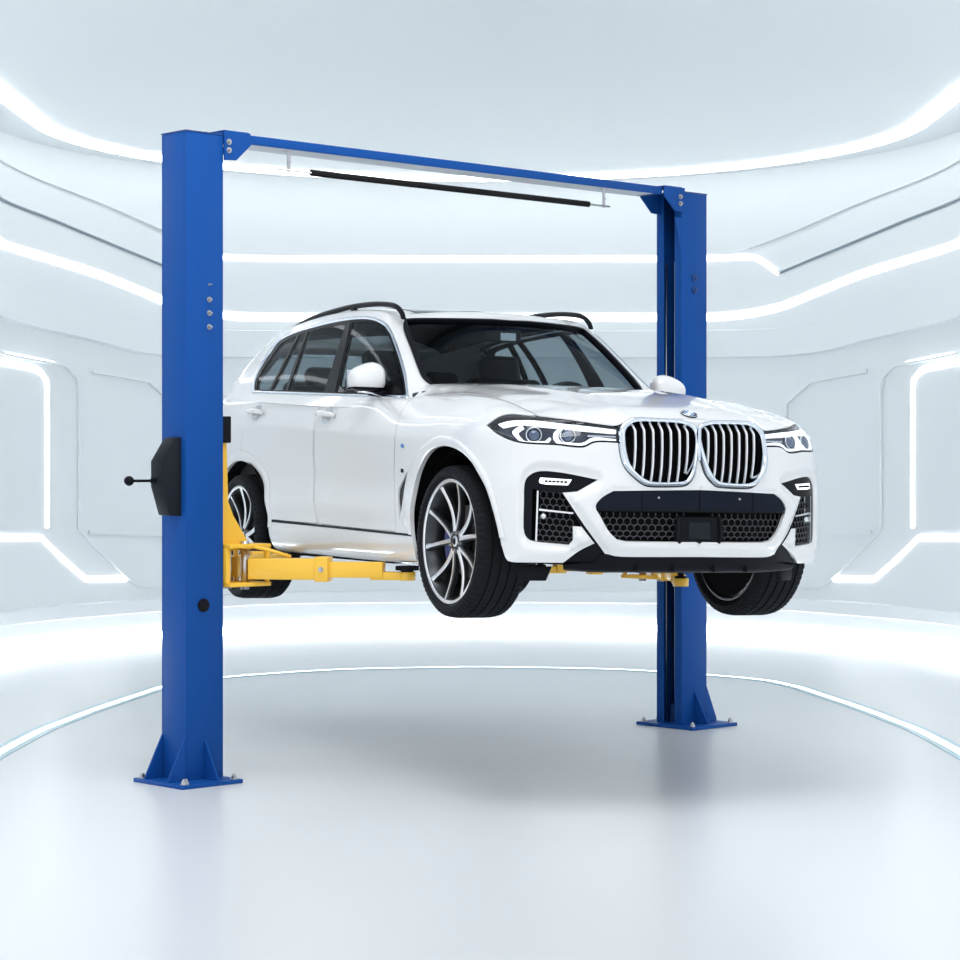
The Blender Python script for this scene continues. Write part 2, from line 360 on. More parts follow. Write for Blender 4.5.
# near post details
for z in (2.685, 2.604, 2.531, 2.456): bolt(postL, LP(PL, .155, 0, z), -LV, .010 if z < 2.65 else .004, .016)
b = MB(); b.cyl(LP(PL, .115, .004, .956), LP(PL, .115, -.012, .956), .036, 28); b.build('rubber_plug', 'plastic', postL, bevel=.004)
# latch cover with release handle on the outer face
b = MB()
zc = 1.69-.033
prof = [(0, -.22), (-.08, -.215), (-.13, -.06), (-.13, .075), (-.045, .20), (0, .205)]
b.prism(prof, LP(PL, 0, .035, zc), LU, LZ, LV, 0, .105); cover = b.build('latch_cover', 'box_black', lift, bevel=.008)
b = MB(); hz = zc-.03
b.cyl(LP(PL, -.12, .10, hz), LP(PL, -.285, .10, hz), .0075, 12); b.cyl(LP(PL, -.125, .10, hz), LP(PL, -.15, .10, hz), .016, 16)
b.build('release_handle', 'satin_black', cover)
b = MB(); b.lathe([(.0001, -.027)]+[(.027*math.sin(PI*i/14), -.027*math.cos(PI*i/14)) for i in range(1, 14)]+[(.0001, .027)], LP(PL, -.295, .10, hz), LU, LV, LZ, 24); b.build('ball_knob', 'gloss_black', cover)
# far post details
for z in (2.945, 2.865):
    b = MB(); b.cyl(LP(PR, .125, .004, z), LP(PR, .125, -.012, z), .024, 18); b.cyl(LP(PR, .13, -.01, z-.002), LP(PR, .13, -.02, z-.002), .012, 12); b.build('slot_cover', 'lift_dark', postR)
# overhead beam
BT = CAMH+1.83
b = MB(); ulen = (PR-PL).dot(LU)
b.box(LP(PL, ulen/2+.03, .095, BT-.026), (ulen-.42, .18, .050), AX)
beam = b.build('overhead_beam', 'lift_blue', lift, bevel=.004)
b = MB(); b.box(LP(PL, ulen/2+.03, .097, BT-.0525), (ulen-.60, .165, .003), AX); b.build('beam_underside', 'underside', beam)  # thin added plate carrying the painted floor reflection
for side in (0, 1):
    base = PL+LU*PU if side == 0 else PR
    d = 1 if side == 0 else -1
    b = MB()
    poly = [(0 if side == 0 else -.02, 0.015), (.175, 0.015), (.185, -.045), (.08, -.14), (0, -.145)]
    for v0 in (-.008, .192): b.prism(poly, LP(base, 0, v0, BT-.01), LU*d, LZ, LV, -.006, .006)
    b.box(LP(base, d*.085, .092, BT+.006), (.17, .20, .006), AX)
    if side == 1: b.prism([(0, 0), (.06, 0), (0, -.24)], LP(base, 0, .0, BT-.19), LU*d, LZ, LV, 0, .012)
    br = b.build('beam_bracket', 'lift_blue', beam, bevel=.002, seg=1)
    for z in (-.055, -.10): bolt(beam, LP(base, d*.028, -.014, BT+z), -LV, .011, .012)
# shut-off bar in its foam sleeve
zb = 3.355

def hang(u, zt): 
    b = MB(); b.box(LP(PL, u, .03, (zt+zb)/2), (.022, .006, zt-zb+.02), AX); b.box(LP(PL, u, .05, zt-.003), (.03, .05, .006), AX); b.cyl(LP(PL, u, .02, zb+.045), LP(PL, u, .034, zb+.045), .010, 12); b.build('hanger', 'zinc', bar)
b = MB(); b.cyl(LP(PL, .885, .03, zb), LP(PL, 3.127, .03, zb), .0185, 20); bar = b.build('shutoff_bar', 'foam', lift)
b = MB(); b.cyl(LP(PL, .63, .03, zb), LP(PL, 3.32, .03, zb), .006, 12); b.build('steel_rod', 'steel', bar)
hang(.725, BT-.05); hang(3.265, BT-.05)
# carriages, arms
AZ = 1.145
def carriage(base, sgn, AZ):
    d = LU*sgn; o = base+(LU*PU if sgn > 0 else Vector((0, 0, 0)))
    def Q(u, v, z): return o+d*u+LV*v+LZ*z-LO
    A = (d, LV, LZ)
    b = MB(); b.box(Q(-.07, PV/2, 1.5), (.10, PV-.06, 1.05), A)              # slide inside the post
    b.box(Q(.012, PV/2, 1.48), (.03, .10, .60), A)
    c = b.build('carriage', 'yellow', lift, bevel=.003)
    b = MB(); 
    for v in (.06, PV-.06): b.prism([(.02, -.02), (.235, -.02), (.20, .04), (.11, .17), (.075, .25), (.062, .64), (.02, .64)], Q(0, v, AZ+.12), d, LZ, LV, -.006, .006)
    b.build('carriage_gusset', 'yellow', c, bevel=.002, seg=1)
    b = MB()
    for z in (AZ+.125, AZ-.085): b.box(Q(.15, PV/2, z), (.28, PV+.10, .022), A)
    b.box(Q(.02, PV/2, AZ+.02), (.03, PV+.04, .19), A)
    b.box(Q(.275, PV/2-.14, AZ+.02), (.022, .022, .19), A); b.box(Q(.275, PV/2+.14, AZ+.02), (.022, .022, .19), A)
    b.build('pivot_yoke', 'yellow', c, bevel=.003)
    for v in (.03, PV-.03): b = MB(); b.cyl(Q(.17, v, AZ-.115), Q(.17, v, AZ+.15), .024, 20); b.build('pivot_pin', 'steel', c)
    b = MB(); b.box(Q(.048, PV/2, 1.905), (.06, PV-.06, .145), A); b.build('rubber_door_guard', 'plastic', c, bevel=.006)
    return c, Q
AZR = 1.075
cL, QL = carriage(PL, 1, AZ); cR, QR = carriage(PR, -1, AZR)
def arm(a, e, ztop):
    """telescopic swing arm from the pivot a to the lifting pad under e"""
    a = Vector(a); e = Vector((e[0], e[1], a.z)); L = (e-a).length; d = (e-a).normalized(); n = Vector((-d.y, d.x, 0)); A = (d, n, LZ)
    at = lambda t, z=0, s=0: a+d*t+n*s+LZ*z
    l1, l2 = L*.52, L*.84
    b = MB(); b.box(at((l1+.03)/2+.0), (l1-.03, .10, .115), A); b.box(at(l1-.04), (.075, .118, .134), A); r = b.build('lift_arm', 'yellow', lift, bevel=.004)
    b = MB(); b.box(at((l1+l2)/2-.05, -.002), (l2-l1+.1, .08, .085), A); s2 = b.build('middle_sleeve', 'yellow', r, bevel=.003)
    b = MB(); b.box(at((l2+L)/2-.03, -.034), (L-l2+.08, .06, .044), A); b.cyl(at(L-.02, -.058), at(L-.02, -.012), .045, 20); b.build('end_sleeve', 'yellow', r, bevel=.002)
    b = MB(); zt = ztop-a.z
    b.cyl(at(L-.02, -.014), at(L-.02, .001), .034, 20); b.cyl(at(L-.02, -.01), at(L-.02, zt-.015), .019, 16); b.cyl(at(L-.02, zt-.024), at(L-.02, zt), .064, 28); b.build('lifting_pad', 'plastic', r, bevel=.003)
    b = MB(); b.tube([at(.0, .115, -.03), at(.06, .12, -.035), at(.14, .105, -.03), at(l1*.55, .066, -.02)], .010, 10); b.build('brace_bar', 'yellow', r)
    bolt(r, at(l1-.04, .0, -.06), -n, .010, .010)
    return r
# ---- body surfaces of the car (car space: X forward from front axle, Y left, Z up from tyre bottom) ----
def bspline_basis(t):
    t2=t*t; t3=t2*t
    return np.stack([(1-3*t+3*t2-t3)/6,(4-6*t2+3*t3)/6,(1+3*t+3*t2-3*t3)/6,t3/6],-1)
class Surf:
    """tensor cubic B-spline over a control grid [column][row]; columns run front centre -> rear centre on the right-hand side"""
    def __init__(s,G):
        G=np.asarray(G,float); s.nc,s.nr=G.shape[:2]
        E=np.zeros((s.nc+2,s.nr+2,3)); E[1:-1,1:-1]=G
        m=np.array([1,-1,1.])
        E[0,1:-1]=G[1]*m; E[-1,1:-1]=G[-2]*m
        E[:,0]=2*E[:,1]-E[:,2]; E[:,-1]=2*E[:,-2]-E[:,-3]
        s.E=E
    def __call__(s,u,v):
        u=np.clip(np.asarray(u,float),0,s.nc-1); v=np.clip(np.asarray(v,float),0,s.nr-1)
        i=np.minimum(u.astype(int),s.nc-2); j=np.minimum(v.astype(int),s.nr-2)
        a=bspline_basis(u-i); b=bspline_basis(v-j)
        P=np.zeros(u.shape+(3,))
        for p in range(4):
            for q in range(4):
                P+=s.E[i+p,j+q]*(a[...,p]*b[...,q])[...,None]
        return P
    def normal(s,u,v):
        e=1e-3
        du=s(np.asarray(u)+e,v)-s(np.asarray(u)-e,v); dv=s(u,np.asarray(v)+e)-s(u,np.asarray(v)-e)
        n=np.cross(du,dv); return n/np.maximum(np.linalg.norm(n,axis=-1,keepdims=True),1e-12)
def lin(x,xs,ys): return np.interp(x,xs,ys)
def sstep(a,b,x):
    t=np.clip((np.asarray(x,float)-a)/(b-a),0,1); return t*t*(3-2*t)
PLAN=[(.885,0),(.88,.20),(.855,.40),(.81,.57),(.735,.72),(.645,.865),(.485,.95),(.28,.985),(0,1.0),(-.4,.995),(-.8,.985),(-1.4,.985),(-2.0,.985),(-2.6,.99),(-3.1,1.005),(-3.5,.99),(-3.88,.94),(-4.12,.82),(-4.24,.56),(-4.29,.26),(-4.30,0)]
_pf=np.array([(p[1],p[0]) for p in PLAN[:8]])
def front_x(Y): return np.interp(np.abs(Y),_pf[:,0],_pf[:,1])
ZC=np.array([(-1.2,1.30),(-.9,1.277),(-.6,1.252),(-.2,1.210),(.2,1.160),(.5,1.106),(.68,1.072),(.76,1.055),(.81,1.040),(.86,1.012),(.92,.95)])
def hoodz(X,Y):
    X=np.asarray(X,float);Y=np.abs(np.asarray(Y,float))
    Xs=X+(.885-front_x(Y))*sstep(.15,.8,X)
    z=np.interp(Xs,ZC[:,0],ZC[:,1])
    z=0
    for k,w in ((-.09,.2),(-.045,.2),(0,.2),(.045,.2),(.09,.2)): z=z+w*np.interp(Xs+k,ZC[:,0],ZC[:,1])
    z=z-(.026+.022*sstep(.2,.6,X))*(Y/.75)**2.2
    # power-dome crease running from pillar foot towards the kidney
    yc=.34+.20*sstep(.75,-.9,X)
    z=z+(.007*np.exp(-((Y-yc)/.06)**2)+.009*sstep(yc+.04,yc-.04,Y))*sstep(.75,.2,X)*sstep(-.62,-.3,X)
    return z
HOODE=[(.812,0),(.818,.19),(.795,.39),(.715,.555),(.625,.675),(.53,.745),(.38,.762),(.20,.765),(-.05,.765),(-.4,.755),(-.72,.745)]
PROF={ # rows: (inset from plan outline, z)
'F':[(.16,.235),(.085,.240),(.055,.275),(.022,.355),(0,.43),(0,.56),(.002,.67),(.026,.76),(.035,.84),(.05,.92),(.062,.965)],
'K':[(.14,.26),(.035,.255),(.01,.285),(.003,.37),(0,.47),(0,.57),(.0,.69),(.016,.77),(.019,.86),(.032,.925),(.058,.975)],
'G':[(.10,.29),(.03,.285),(.012,.32),(.005,.42),(.004,.50),(.004,.60),(.008,.72),(.008,.82),(.006,.90),(.014,.97),(.042,1.045)],
'D1':[(.12,.262),(.045,.270),(.018,.305),(.004,.40),(.036,.475),(.018,.56),(.090,.67),(.058,.81),(.010,.93),(.000,.950),(.026,1.03),(.046,1.10),(.068,1.15),(.125,1.165)],
'D2':[(.12,.30),(.045,.315),(.020,.355),(.004,.45),(.036,.53),(.014,.62),(.090,.74),(.058,.90),(.010,1.06),(.000,1.08),(.028,1.15),(.046,1.21),(.068,1.258),(.13,1.28)],
'Q':[(.10,.32),(.03,.33),(.01,.39),(.005,.47),(.01,.54),(.01,.63),(.015,.76),(.012,.91),(.004,1.04),(.0,1.11),(.02,1.18),(.045,1.245),(.085,1.29),(.15,1.31)],
'B':[(.15,.33),(.03,.36),(0,.41),(0,.49),(.01,.57),(.02,.66),(.03,.76),(.03,.88),(.02,.99),(.03,1.08),(.06,1.17),(.09,1.24),(.13,1.29),(.2,1.31)]}
def build_belt():
    pl=np.array(PLAN); nc=len(pl)
    ext=np.vstack([pl[1]*[1,-1],pl,pl[-2]*[1,-1]])
    t=ext[2:]-ext[:-2]; t/=np.linalg.norm(t,axis=1,keepdims=True)
    nrm=np.stack([-t[:,1],t[:,0]],1)   # candidate outward normal
    nrm*=np.where((nrm*(pl-[-1.6,0])).sum(1)[:,None]<0,-1,1)
    keyc={0:'F',3:'F',5:'K',8:'G',10:'D1',13:'D2',15:'Q',18:'B',20:'B'}
    ks=sorted(keyc)
    rows=[]
    for c in range(nc):
        a=max(k for k in ks if k<=c); b=min(k for k in ks if k>=c)
        w=0 if a==b else (c-a)/(b-a)
        def R(name): 
            p=[tuple(x) for x in PROF[name]]
            return p
        pa,pb=R(keyc[a]),R(keyc[b]); col=[]
        for r in range(14):
            def get(p):
                return p[r] if r<len(p) else None
            A,Bq=get(pa),get(pb)
            if A is None or Bq is None: col.append(None); continue
            ins=A[0]*(1-w)+Bq[0]*w; z=A[1]*(1-w)+Bq[1]*w
            col.append(np.array([*(pl[c]-nrm[c]*ins),z]))
        if c<10:
            e=np.array(HOODE[c]); pe=np.array([e[0],e[1],float(hoodz(e[0],e[1]))-.004])
            q=col[10]; out=np.array([*nrm[c],0])
            drop=.5
            col[11]=.5*(q+pe)+out*.016+np.array([0,0,.010])
            col[12]=pe
            col[13]=pe-out*.06-np.array([0,0,.03])
        rows.append([(x[0],-x[1],x[2]) for x in col])
    return Surf(rows)
GHB=[(-.58,0,1.235),(-.60,.25,1.235),(-.68,.49,1.235),(-.86,.67,1.225),(-.86,.79,1.19),(-.82,.862,1.165),(-1.2,.91,1.175),(-1.75,.93,1.205),(-2.3,.935,1.24),(-2.8,.93,1.27),(-3.3,.91,1.295),(-3.8,.85,1.31),(-4.08,.72,1.31),(-4.24,.46,1.31),(-4.28,.22,1.31),(-4.29,0,1.31)]
GHT=[(-1.30,0,1.69),(-1.315,.22,1.688),(-1.365,.42,1.675),(-1.435,.565,1.655),(-1.50,.625,1.665),(-1.52,.665,1.69),(-1.80,.69,1.72),(-2.15,.705,1.735),(-2.55,.705,1.735),(-2.95,.695,1.715),(-3.25,.675,1.69),(-3.50,.64,1.665),(-3.66,.55,1.655),(-3.73,.38,1.66),(-3.76,.18,1.665),(-3.77,0,1.668)]
GHR=[(-1.42,0,1.725),(-1.43,.2,1.722),(-1.47,.38,1.712),(-1.53,.50,1.70),(-1.57,.56,1.705),(-1.60,.60,1.725),(-1.85,.61,1.752),(-2.18,.615,1.765),(-2.55,.605,1.762),(-2.92,.59,1.745),(-3.2,.57,1.722),(-3.42,.53,1.70),(-3.55,.44,1.692),(-3.6,.30,1.693),(-3.62,.15,1.695),(-3.62,0,1.696)]
def build_gh():
    rows=[]
    for b,t,r in zip(GHB,GHT,GHR):
        b,t,r=map(np.array,(b,t,r))
        out=np.array([0.,0,0]); d=t-b
        # outward bulge of the glass
        n=np.array([b[0]+t[0]+3.6,b[1]+t[1],0.]);
        k=GHB.index(tuple(b)) if False else None
        bul=.012
        nn=np.array([0.35 if b[0]>-1 and b[1]<.75 else (-.35 if b[0]<-4 else 0),1. if (b[1]>.75) else 0,.35])
        nn/=np.linalg.norm(nn)
        c=np.array([-1.62 if b[0]>-2 else max(-3.4,min(-1.62,r[0])),0,0])
        top2=np.array([r[0]*.55+(-2.3)*.45 if False else r[0]+(-2.4-r[0])*.30, r[1]*.45, r[2]+.028])
        top3=np.array([r[0]+(-2.4-r[0])*.45, 0, r[2]+.036])
        P=[b-d*.22, b, b+d*.25+nn*bul, b+d*.5+nn*bul*1.3, b+d*.75+nn*bul, b+d*.92+nn*.003, t+(r-t)*.12+np.array([0,0,.006]), t+(r-t)*.6+np.array([0,0,.006]), r, top2, top3]
        rows.append([(x[0],-x[1],x[2]) for x in P])
    return Surf(rows)

def build_face():
    """gently curved upright face that carries the twin grille"""
    return Surf([[(.893-.19*(z-.66)-.10*(z-.75)**2-.21*y*y,-y,z) for z in [.55+.085*k for k in range(8)]] for y in (0,.3,.6,.9,1.2)])
# ================= the car =================
FEAT = {'headlight':[(6.558,9.419),(6.47,9.627),(6.388,9.853),(6.312,10.075),(6.235,10.269),(6.128,10.465),(6.014,10.614),(5.889,10.743),(5.787,10.827),(5.677,10.89),(5.559,10.944),(5.436,11.001),(5.317,11.057),(5.197,11.104),(5.058,11.147),(4.878,11.183),(4.75,11.193),(4.607,11.186),(4.456,11.157),(4.303,11.108),(4.154,11.047),(4.012,10.979),(3.88,10.911),(3.756,10.846),(3.636,10.781),(3.518,10.718),(3.401,10.654),(3.285,10.591),(3.168,10.527),(3.051,10.462),(2.947,10.404),(2.842,10.344),(2.736,10.282),(2.629,10.221),(2.522,10.159),(2.415,10.097),(2.309,10.036),(2.203,9.977),(2.208,9.526),(2.214,9.156),(2.22,8.848),(2.226,8.578),(2.338,8.583),(2.456,8.592),(2.575,8.601),(2.69,8.605),(2.797,8.598),(2.893,8.577),(3.008,8.503),(3.099,8.397),(3.182,8.294),(3.272,8.222),(3.373,8.194),(3.477,8.191),(3.582,8.2),(3.687,8.21),(3.778,8.221),(3.862,8.24),(3.961,8.259),(4.099,8.271),(4.192,8.272),(4.303,8.27),(4.425,8.265),(4.554,8.26),(4.685,8.254),(4.811,8.25),(4.928,8.249),(5.029,8.253),(5.186,8.27),(5.308,8.299),(5.416,8.34),(5.532,8.398),(5.664,8.474),(5.798,8.568),(5.933,8.678),(6.064,8.8),(6.188,8.94),(6.308,9.097),(6.43,9.26)],
 'drl_bar':[(6.171,9.635),(6.059,9.779),(5.949,9.932),(5.817,10.079),(5.716,10.161),(5.602,10.242),(5.483,10.32),(5.364,10.393),(5.254,10.457),(5.148,10.519),(5.06,10.563),(4.951,10.591),(4.782,10.599),(4.678,10.59),(4.558,10.567),(4.426,10.532),(4.289,10.486),(4.152,10.434),(4.019,10.38),(3.893,10.328),(3.778,10.281),(3.678,10.242),(3.553,10.197),(3.449,10.162),(3.357,10.133),(3.268,10.105),(3.173,10.074),(3.065,10.036),(2.961,9.996),(2.851,9.952),(2.737,9.906),(2.62,9.858),(2.502,9.81),(2.386,9.762),(2.273,9.716),(2.278,9.357),(2.392,9.383),(2.508,9.408),(2.626,9.434),(2.744,9.46),(2.859,9.486),(2.97,9.511),(3.075,9.536),(3.184,9.564),(3.281,9.59),(3.373,9.616),(3.467,9.644),(3.569,9.677),(3.688,9.715),(3.791,9.749),(3.906,9.789),(4.029,9.832),(4.157,9.876),(4.287,9.92),(4.414,9.961),(4.536,9.997),(4.648,10.027),(4.782,10.065),(4.905,10.107),(5.021,10.141),(5.134,10.158),(5.245,10.148),(5.359,10.103),(5.474,10.022),(5.585,9.916),(5.694,9.797),(5.802,9.675),(5.913,9.56),(6.026,9.458)],
 'drl_hook':[(5.284,9.928),(5.363,9.709),(5.452,9.501),(5.527,9.311),(5.564,9.143),(5.538,8.946),(5.459,8.77),(5.372,8.617),(5.304,8.475),(5.225,8.354),(5.094,8.284),(4.997,8.277),(4.881,8.287),(4.753,8.307),(4.621,8.332),(4.49,8.356),(4.365,8.374),(4.315,8.549),(4.265,8.731),(4.313,8.858),(4.378,8.696),(4.444,8.541),(4.574,8.522),(4.712,8.497),(4.847,8.473),(4.97,8.457),(5.067,8.458),(5.184,8.533),(5.241,8.678),(5.344,8.886),(5.405,9.136),(5.371,9.308),(5.297,9.493),(5.225,9.69)],
 'drl_curve':[(4.046,9.757),(4.133,9.46),(4.196,9.19),(4.203,8.934),(4.173,8.703),(4.104,8.507),(4.018,8.327),(3.912,8.33),(3.801,8.329),(3.689,8.326),(3.579,8.326),(3.474,8.33),(3.379,8.34),(3.295,8.361),(3.189,8.432),(3.117,8.535),(3.047,8.639),(2.946,8.71),(2.854,8.727),(2.748,8.727),(2.635,8.716),(2.518,8.699),(2.402,8.682),(2.291,8.67),(2.287,8.869),(2.404,8.887),(2.526,8.913),(2.649,8.938),(2.768,8.956),(2.878,8.96),(2.974,8.942),(3.08,8.859),(3.155,8.736),(3.227,8.616),(3.325,8.536),(3.41,8.513),(3.507,8.505),(3.611,8.508),(3.718,8.517),(3.825,8.525),(3.929,8.528),(3.989,8.653),(4.037,8.793),(4.054,8.962),(4.047,9.16),(4.014,9.393),(3.968,9.657)],
 'inner_bar':[(3.139,9.159),(3.031,9.157),(2.923,9.154),(2.815,9.151),(2.707,9.147),(2.6,9.143),(2.493,9.139),(2.387,9.135),(2.282,9.13),(2.285,9.007),(2.389,9.009),(2.495,9.011),(2.602,9.013),(2.709,9.014),(2.816,9.016),(2.924,9.016),(3.032,9.017),(3.14,9.016)],
 'kidney':[(2.202,9.792),(2.167,10.145),(2.12,10.489),(2.06,10.854),(1.945,12.083),(1.875,11.833),(1.792,11.708),(1.708,11.708),(1.625,11.708),(1.542,11.75),(1.458,11.75),(1.375,11.75),(1.292,11.75),(1.208,11.75),(1.125,11.708),(1.042,11.708),(0.917,11.917),(0.833,11.792),(0.75,11.792),(0.625,11.917),(0.537,11.689),(0.449,11.437),(0.359,11.232),(0.271,11.032),(0.191,10.805),(0.118,10.552),(0.055,10.276),(0.007,9.964),(0,9.607),(0,9.249),(0,8.932),(0,8.721),(0,8.517),(0.01,8.318),(0.024,8.121),(0.038,7.919),(0.054,7.711),(0.071,7.507),(0.09,7.315),(0.115,7.08),(0.144,6.863),(0.189,6.669),(0.256,6.486),(0.336,6.325),(0.424,6.208),(0.519,6.155),(0.622,6.143),(0.737,6.136),(0.833,6.125),(0.938,6.116),(1.045,6.112),(1.15,6.113),(1.253,6.112),(1.357,6.113),(1.458,6.127),(1.553,6.171),(1.642,6.253),(1.727,6.366),(1.806,6.497),(1.878,6.631),(1.945,6.765),(2.006,6.907),(2.06,7.059),(2.105,7.225),(2.141,7.408),(2.167,7.608),(2.186,7.812),(2.201,8.011),(2.211,8.201),(2.216,8.392),(2.216,8.585),(2.216,8.785),(2.218,9.082),(2.218,9.426)],
 'kidney_in':[(2.013,9.528),(1.963,9.886),(1.897,10.206),(1.828,10.48),(1.736,10.684),(1.652,10.755),(1.553,10.775),(1.449,10.777),(1.37,10.775),(1.286,10.762),(1.201,10.745),(1.116,10.727),(1.031,10.711),(0.943,10.695),(0.857,10.676),(0.775,10.654),(0.671,10.625),(0.574,10.591),(0.482,10.533),(0.393,10.45),(0.311,10.347),(0.24,10.216),(0.157,9.981),(0.104,9.664),(0.088,9.392),(0.086,9.11),(0.09,8.848),(0.098,8.602),(0.112,8.357),(0.129,8.115),(0.143,7.928),(0.157,7.735),(0.174,7.545),(0.193,7.37),(0.221,7.162),(0.253,6.974),(0.295,6.805),(0.345,6.648),(0.402,6.509),(0.472,6.406),(0.555,6.353),(0.65,6.334),(0.757,6.321),(0.848,6.308),(0.948,6.296),(1.049,6.29),(1.144,6.292),(1.232,6.298),(1.318,6.309),(1.401,6.332),(1.479,6.375),(1.554,6.444),(1.625,6.533),(1.691,6.637),(1.751,6.747),(1.821,6.898),(1.881,7.066),(1.93,7.261),(1.96,7.433),(1.984,7.624),(2.003,7.824),(2.018,8.018),(2.029,8.21),(2.035,8.408),(2.037,8.604),(2.036,8.794),(2.036,9.037),(2.03,9.281)],
 'fog':[(2.842,6.417),(2.931,6.319),(3.021,6.222),(3.11,6.126),(3.199,6.031),(3.288,5.938),(3.376,5.846),(3.464,5.757),(3.573,5.733),(3.681,5.708),(3.79,5.684),(3.898,5.66),(3.838,5.529),(3.779,5.401),(3.719,5.274),(3.659,5.149),(3.6,5.025),(3.54,4.903),(3.48,4.782),(3.42,4.663),(3.359,4.543),(3.298,4.423),(3.236,4.301),(3.173,4.176),(3.11,4.046),(3.046,3.908),(2.982,3.76),(2.916,3.602),(2.849,3.434),(2.781,3.256),(2.712,3.072),(2.643,2.887),(2.585,2.769),(2.527,2.65),(2.598,2.49),(2.67,2.323),(2.742,2.143),(2.857,2.141),(2.972,2.138),(3.087,2.134),(3.202,2.129),(3.317,2.123),(3.432,2.115),(3.547,2.107),(3.662,2.099),(3.776,2.09),(3.89,2.08),(3.807,2.242),(3.727,2.391),(3.647,2.532),(3.562,2.666),(3.471,2.795),(3.388,2.899),(3.3,3.001),(3.209,3.103),(3.116,3.204),(3.024,3.305),(2.934,3.404),(3.002,3.568),(3.068,3.723),(3.134,3.868),(3.199,4.003),(3.264,4.131),(3.328,4.253),(3.414,4.251),(3.5,4.249),(3.586,4.247),(3.584,4.08),(3.583,3.904),(3.581,3.716),(3.579,3.517),(3.638,3.367),(3.698,3.213),(3.796,3.222),(3.895,3.231),(3.992,3.239),(4.09,3.247),(4.188,3.254),(4.29,3.26),(4.397,3.263),(4.502,3.266),(4.6,3.274),(4.686,3.287),(4.799,3.315),(4.886,3.356),(4.957,3.432),(5.014,3.533),(5.054,3.668),(5.08,3.884),(5.087,4.015),(5.089,4.17),(5.089,4.34),(5.087,4.517),(5.085,4.693),(5.082,4.862),(5.08,5.016),(5.08,5.187),(5.081,5.362),(5.083,5.534),(5.082,5.701),(5.078,5.855),(5.068,5.992),(5.034,6.197),(4.982,6.335),(4.91,6.454),(4.843,6.545),(4.766,6.623),(4.676,6.687),(4.569,6.731),(4.484,6.748),(4.389,6.755),(4.288,6.754),(4.183,6.746),(4.079,6.735),(3.978,6.723),(3.88,6.707),(3.78,6.687),(3.681,6.662),(3.583,6.636),(3.486,6.609),(3.39,6.583),(3.277,6.552),(3.167,6.52),(3.058,6.486),(2.95,6.452)],
 'fog_frame':[(2.842,6.417),(2.931,6.319),(3.021,6.222),(3.11,6.126),(3.199,6.031),(3.288,5.938),(3.376,5.846),(3.464,5.757),(3.573,5.733),(3.681,5.708),(3.79,5.684),(3.898,5.66),(4.001,5.659),(4.106,5.656),(4.21,5.655),(4.31,5.655),(4.404,5.66),(4.511,5.674),(4.609,5.694),(4.705,5.716),(4.803,5.737),(4.803,5.572),(4.803,5.411),(4.804,5.251),(4.805,5.09),(4.806,4.928),(4.807,4.762),(4.809,4.592),(4.811,4.42),(4.813,4.244),(4.816,4.064),(4.819,3.882),(4.822,3.698),(4.826,3.509),(4.829,3.318),(4.893,3.353),(4.957,3.432),(5.003,3.531),(5.049,3.667),(5.08,3.884),(5.087,4.015),(5.089,4.17),(5.089,4.34),(5.087,4.517),(5.085,4.693),(5.082,4.862),(5.08,5.016),(5.08,5.187),(5.081,5.362),(5.083,5.534),(5.082,5.701),(5.078,5.855),(5.068,5.992),(5.034,6.197),(4.982,6.335),(4.91,6.454),(4.843,6.545),(4.766,6.623),(4.676,6.687),(4.569,6.731),(4.484,6.748),(4.389,6.755),(4.288,6.754),(4.183,6.746),(4.079,6.735),(3.978,6.723),(3.88,6.707),(3.78,6.687),(3.681,6.662),(3.583,6.636),(3.486,6.609),(3.39,6.583),(3.277,6.552),(3.167,6.52),(3.058,6.486),(2.95,6.452)],
 'fog_blade':[(4.609,5.687),(4.659,5.683),(4.662,5.51),(4.664,5.34),(4.667,5.171),(4.67,5.001),(4.673,4.828),(4.676,4.651),(4.679,4.472),(4.682,4.288),(4.685,4.101),(4.689,3.91),(4.693,3.715),(4.696,3.515),(4.701,3.311),(4.647,3.304),(4.643,3.509),(4.64,3.71),(4.636,3.907),(4.633,4.099),(4.63,4.287),(4.627,4.471),(4.624,4.651),(4.622,4.828),(4.619,5.001),(4.616,5.172),(4.614,5.342),(4.611,5.513)],
 'fog_slat':[(4.603,4.906),(4.498,4.898),(4.393,4.891),(4.289,4.883),(4.185,4.876),(4.081,4.869),(3.977,4.861),(3.873,4.854),(3.769,4.847),(3.665,4.84),(3.561,4.833),(3.589,4.768),(3.702,4.774),(3.814,4.779),(3.927,4.784),(4.039,4.79),(4.151,4.795),(4.263,4.801),(4.376,4.806),(4.489,4.812),(4.602,4.818)],
 'fog_lamp':[(4.561,6.355),(4.456,6.355),(4.351,6.354),(4.248,6.352),(4.144,6.351),(4.04,6.35),(3.936,6.349),(3.833,6.348),(3.729,6.346),(3.625,6.345),(3.683,6.188),(3.741,6.036),(3.845,6.032),(3.956,6.027),(4.067,6.022),(4.176,6.017),(4.277,6.013),(4.366,6.013),(4.437,6.016),(4.565,6.049),(4.601,6.114),(4.594,6.224)],
